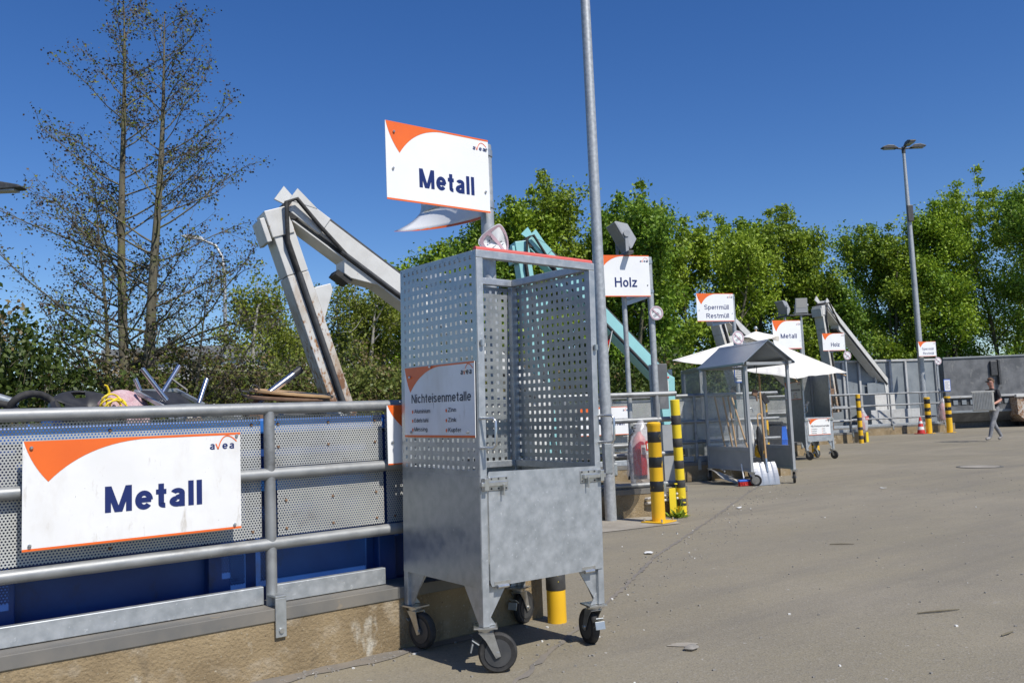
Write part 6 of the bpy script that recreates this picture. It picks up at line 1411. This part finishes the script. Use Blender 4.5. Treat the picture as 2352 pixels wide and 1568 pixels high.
# the big nearly bare alder on the left
def bare_tree():
    rr = random.Random(42)
    t = thing('bare_tree', 'tall nearly bare tree with several stems and small cones on the left', 'tree', (5.75, 22.9, -1.6))
    b = MB(); tips = []; buds = []
    rx, ry = 0.789, -0.614     # horizontal picture direction
    stems = [((-0.20, 0.1), (-0.30, 0.3), 14.6, 0.17), ((0.42, -0.1), (0.95, 0.0), 13.6, 0.19), ((-0.55, 0.4), (-0.95, 0.3), 9.0, 0.10), ((0.9, 0.5), (1.9, 0.6), 7.0, 0.07)]
    for si, (o2, e2, Hs, r_) in enumerate(stems):
        n = 16; pts = []; rs = []
        for i in range(n + 1):
            f = i / n; lat = o2[0] + (e2[0] - o2[0]) * f ** 1.2 + 0.05 * math.sin(f * 9 + si); dep = o2[1] + (e2[1] - o2[1]) * f
            pts.append(Vector((lat * rx + dep * .614, lat * ry + dep * .789, Hs * f))); rs.append(max(0.012, r_ * (1 - f) ** 0.8))
        b.tube(pts, rs, 8, caps=False)
        nb = int(Hs * 4.0)
        for k in range(nb):
            f = 0.10 + 0.89 * (k + rr.random()) / nb; i = min(int(f * n), n - 1); p = pts[i].lerp(pts[i + 1], f * n - i)
            az = rr.uniform(0, 6.28)
            L_ = (1.0 + 4.7 * (1 - f) ** 0.75) * rr.uniform(0.5, 1.05) * (1.0 if si < 2 else 0.6) * (0.75 + 0.25 * min(1, f / 0.25))
            el = -0.05 + 1.0 * f + rr.uniform(-.12, .25)
            lim = bough(b, p, (math.cos(az), math.sin(az), el), L_, 0.034 * (1.15 - f) + 0.006, rr, 8, -0.035, 4, .14)
            m = max(4, int(L_ * 5.0))
            for j in range(m):
                g = 0.25 + 0.75 * (j + rr.random()) / m; ii = min(int(g * 8), 7); p2 = lim[ii].lerp(lim[ii + 1], g * 8 - ii)
                d_ = (lim[ii + 1] - lim[ii]).normalized() + Vector((rr.uniform(-1, 1), rr.uniform(-1, 1), rr.uniform(-.35, .8)))
                tw = bough(b, p2, d_, rr.uniform(.25, .75) * (0.5 + 0.5 * L_ / 3), 0.009, rr, 4, 0.04, 3, .22)
                for q in range(3):
                    tw2 = bough(b, tw[1 + q], (tw[2] - tw[1]).normalized() + Vector((rr.uniform(-1, 1), rr.uniform(-1, 1), rr.uniform(-.8, .6))), rr.uniform(.1, .32), 0.005, rr, 2, .08, 3, .2)
                    tips.append(tuple(tw2[-1])); buds.append(tuple(tw2[1]))
                tips.append(tuple(tw[-1])); buds.append(tuple(tw[2]))
    b.build('trunk', 'bark', t, 60)
    leaf_cloud('cones', tips, 0.08, 3, 0.062, 'alder_cone', t, aspect=0.8)
    leaf_cloud('young_leaves', buds, 0.11, 1, 0.08, 'leaf_birch', t)
bare_tree()

# bushes and bramble hedge beyond the container yard
def bush(label, x, y, rx_, ry_, h, seed, lm, per=15, leaf=0.12, n=None, base=-1.6, ang=0.0, brown=0.25, grp='bushes and brambles behind the blue container'):
    rr = random.Random(seed); t = thing('bush', label, 'bush', (x, y, base), ang, grp); b = MB(); cen = []; br = []
    n = n or int(60 * rx_ * ry_)
    for k in range(n):
        a = rr.uniform(0, 6.28); q = math.sqrt(rr.random()); px, py = rx_ * q * math.cos(a), ry_ * q * math.sin(a)
        hh = h * (1 - 0.55 * q ** 2.2) * rr.uniform(0.8, 1.08)
        st = bough(b, (px * .8, py * .8, 0), (px * .12 + rr.uniform(-.2, .2), py * .12 + rr.uniform(-.2, .2), 1), hh, 0.016, rr, 5, 0, 3, .12)
        for j in range(2, 6):
            for _ in range(2):
                c = (st[j].x + rr.gauss(0, .16), st[j].y + rr.gauss(0, .16), st[j].z + rr.gauss(0, .1)); (br if rr.random() < brown else cen).append(c)
        if rr.random() < .35:
            bough(b, st[4], (rr.uniform(-1, 1), rr.uniform(-1, 1), .5), rr.uniform(.3, .9), .008, rr, 4, .1, 3, .2)
    b.build('stems', 'twig', t)
    leaf_cloud('foliage', cen, 0.15, per, leaf, lm, t)
    if br: leaf_cloud('dry_foliage', br, 0.15, per, leaf * .9, 'leaf_brown', t)
    return t
bush('dark green bush mass at the left edge', 2.2, 19.9, 1.7, 1.4, 5.5, 1, 'leaf_dark', 24, .12, 150, brown=.12)
bush('dark bush sloping down right of the left edge bush', 3.75, 20.3, 1.2, 1.2, 4.8, 2, 'leaf_dark', 24, .12, 110, brown=.15)
HB = [(5.1, 22.0, 'bramble hedge at the foot of the bare tree'), (6.7, 23.4, 'bramble hedge right of the bare tree stems'), (8.4, 23.9, 'bramble hedge left of the curved street lamp foot'), (10.1, 24.2, 'brownish bramble hedge right of the curved street lamp'), (11.8, 24.0, 'bramble hedge behind the metal tube'), (13.6, 23.6, 'bramble hedge behind the white press arm column'), (15.6, 23.2, 'bramble hedge right of the white press arm column'), (17.8, 23.0, 'bramble hedge behind the perforated trolley')]
for i, (x, y, lb) in enumerate(HB):
    bush(lb, x, y, 1.35, 1.1, 4.75 + 0.2 * math.sin(i * 2.1) - (0.5 if i == 0 else 0.0), 20 + i, 'leaf_bramble', 30, .12, 190, brown=(.45 if i in (3, 2) else .3))
SB = [(20.6, 21.6, 'dark shrub low behind the turquoise arm'), (23.6, 21.8, 'dark shrub behind the Holz sign post'), (26.6, 22.2, 'dark shrub behind the mesh screens'), (29.6, 23.2, 'dark shrub behind the parasol'), (33.2, 24.0, 'dark shrub behind the far press arm'), (38.5, 26.0, 'dark shrub behind the grey ribbed container'), (44.0, 23.2, 'dark shrub behind the far Sperrmüll sign'), (48.5, 20.4, 'dark shrub above the dark container'), (51.0, 16.0, 'dark shrub at the right edge behind the white skip')]
for i, (x, y, lb) in enumerate(SB):
    bush(lb, x, y, 2.1, 1.4, 4.6 + 0.5 * math.sin(i * 1.7), 60 + i, 'leaf_dark', 20, .16, 110, brown=.05, grp='dark shrubs under the leafy trees')
print('objects', len(bpy.data.objects), 'tris', sum(len(m.loops) - 2 * len(m.polygons) for m in bpy.data.meshes))
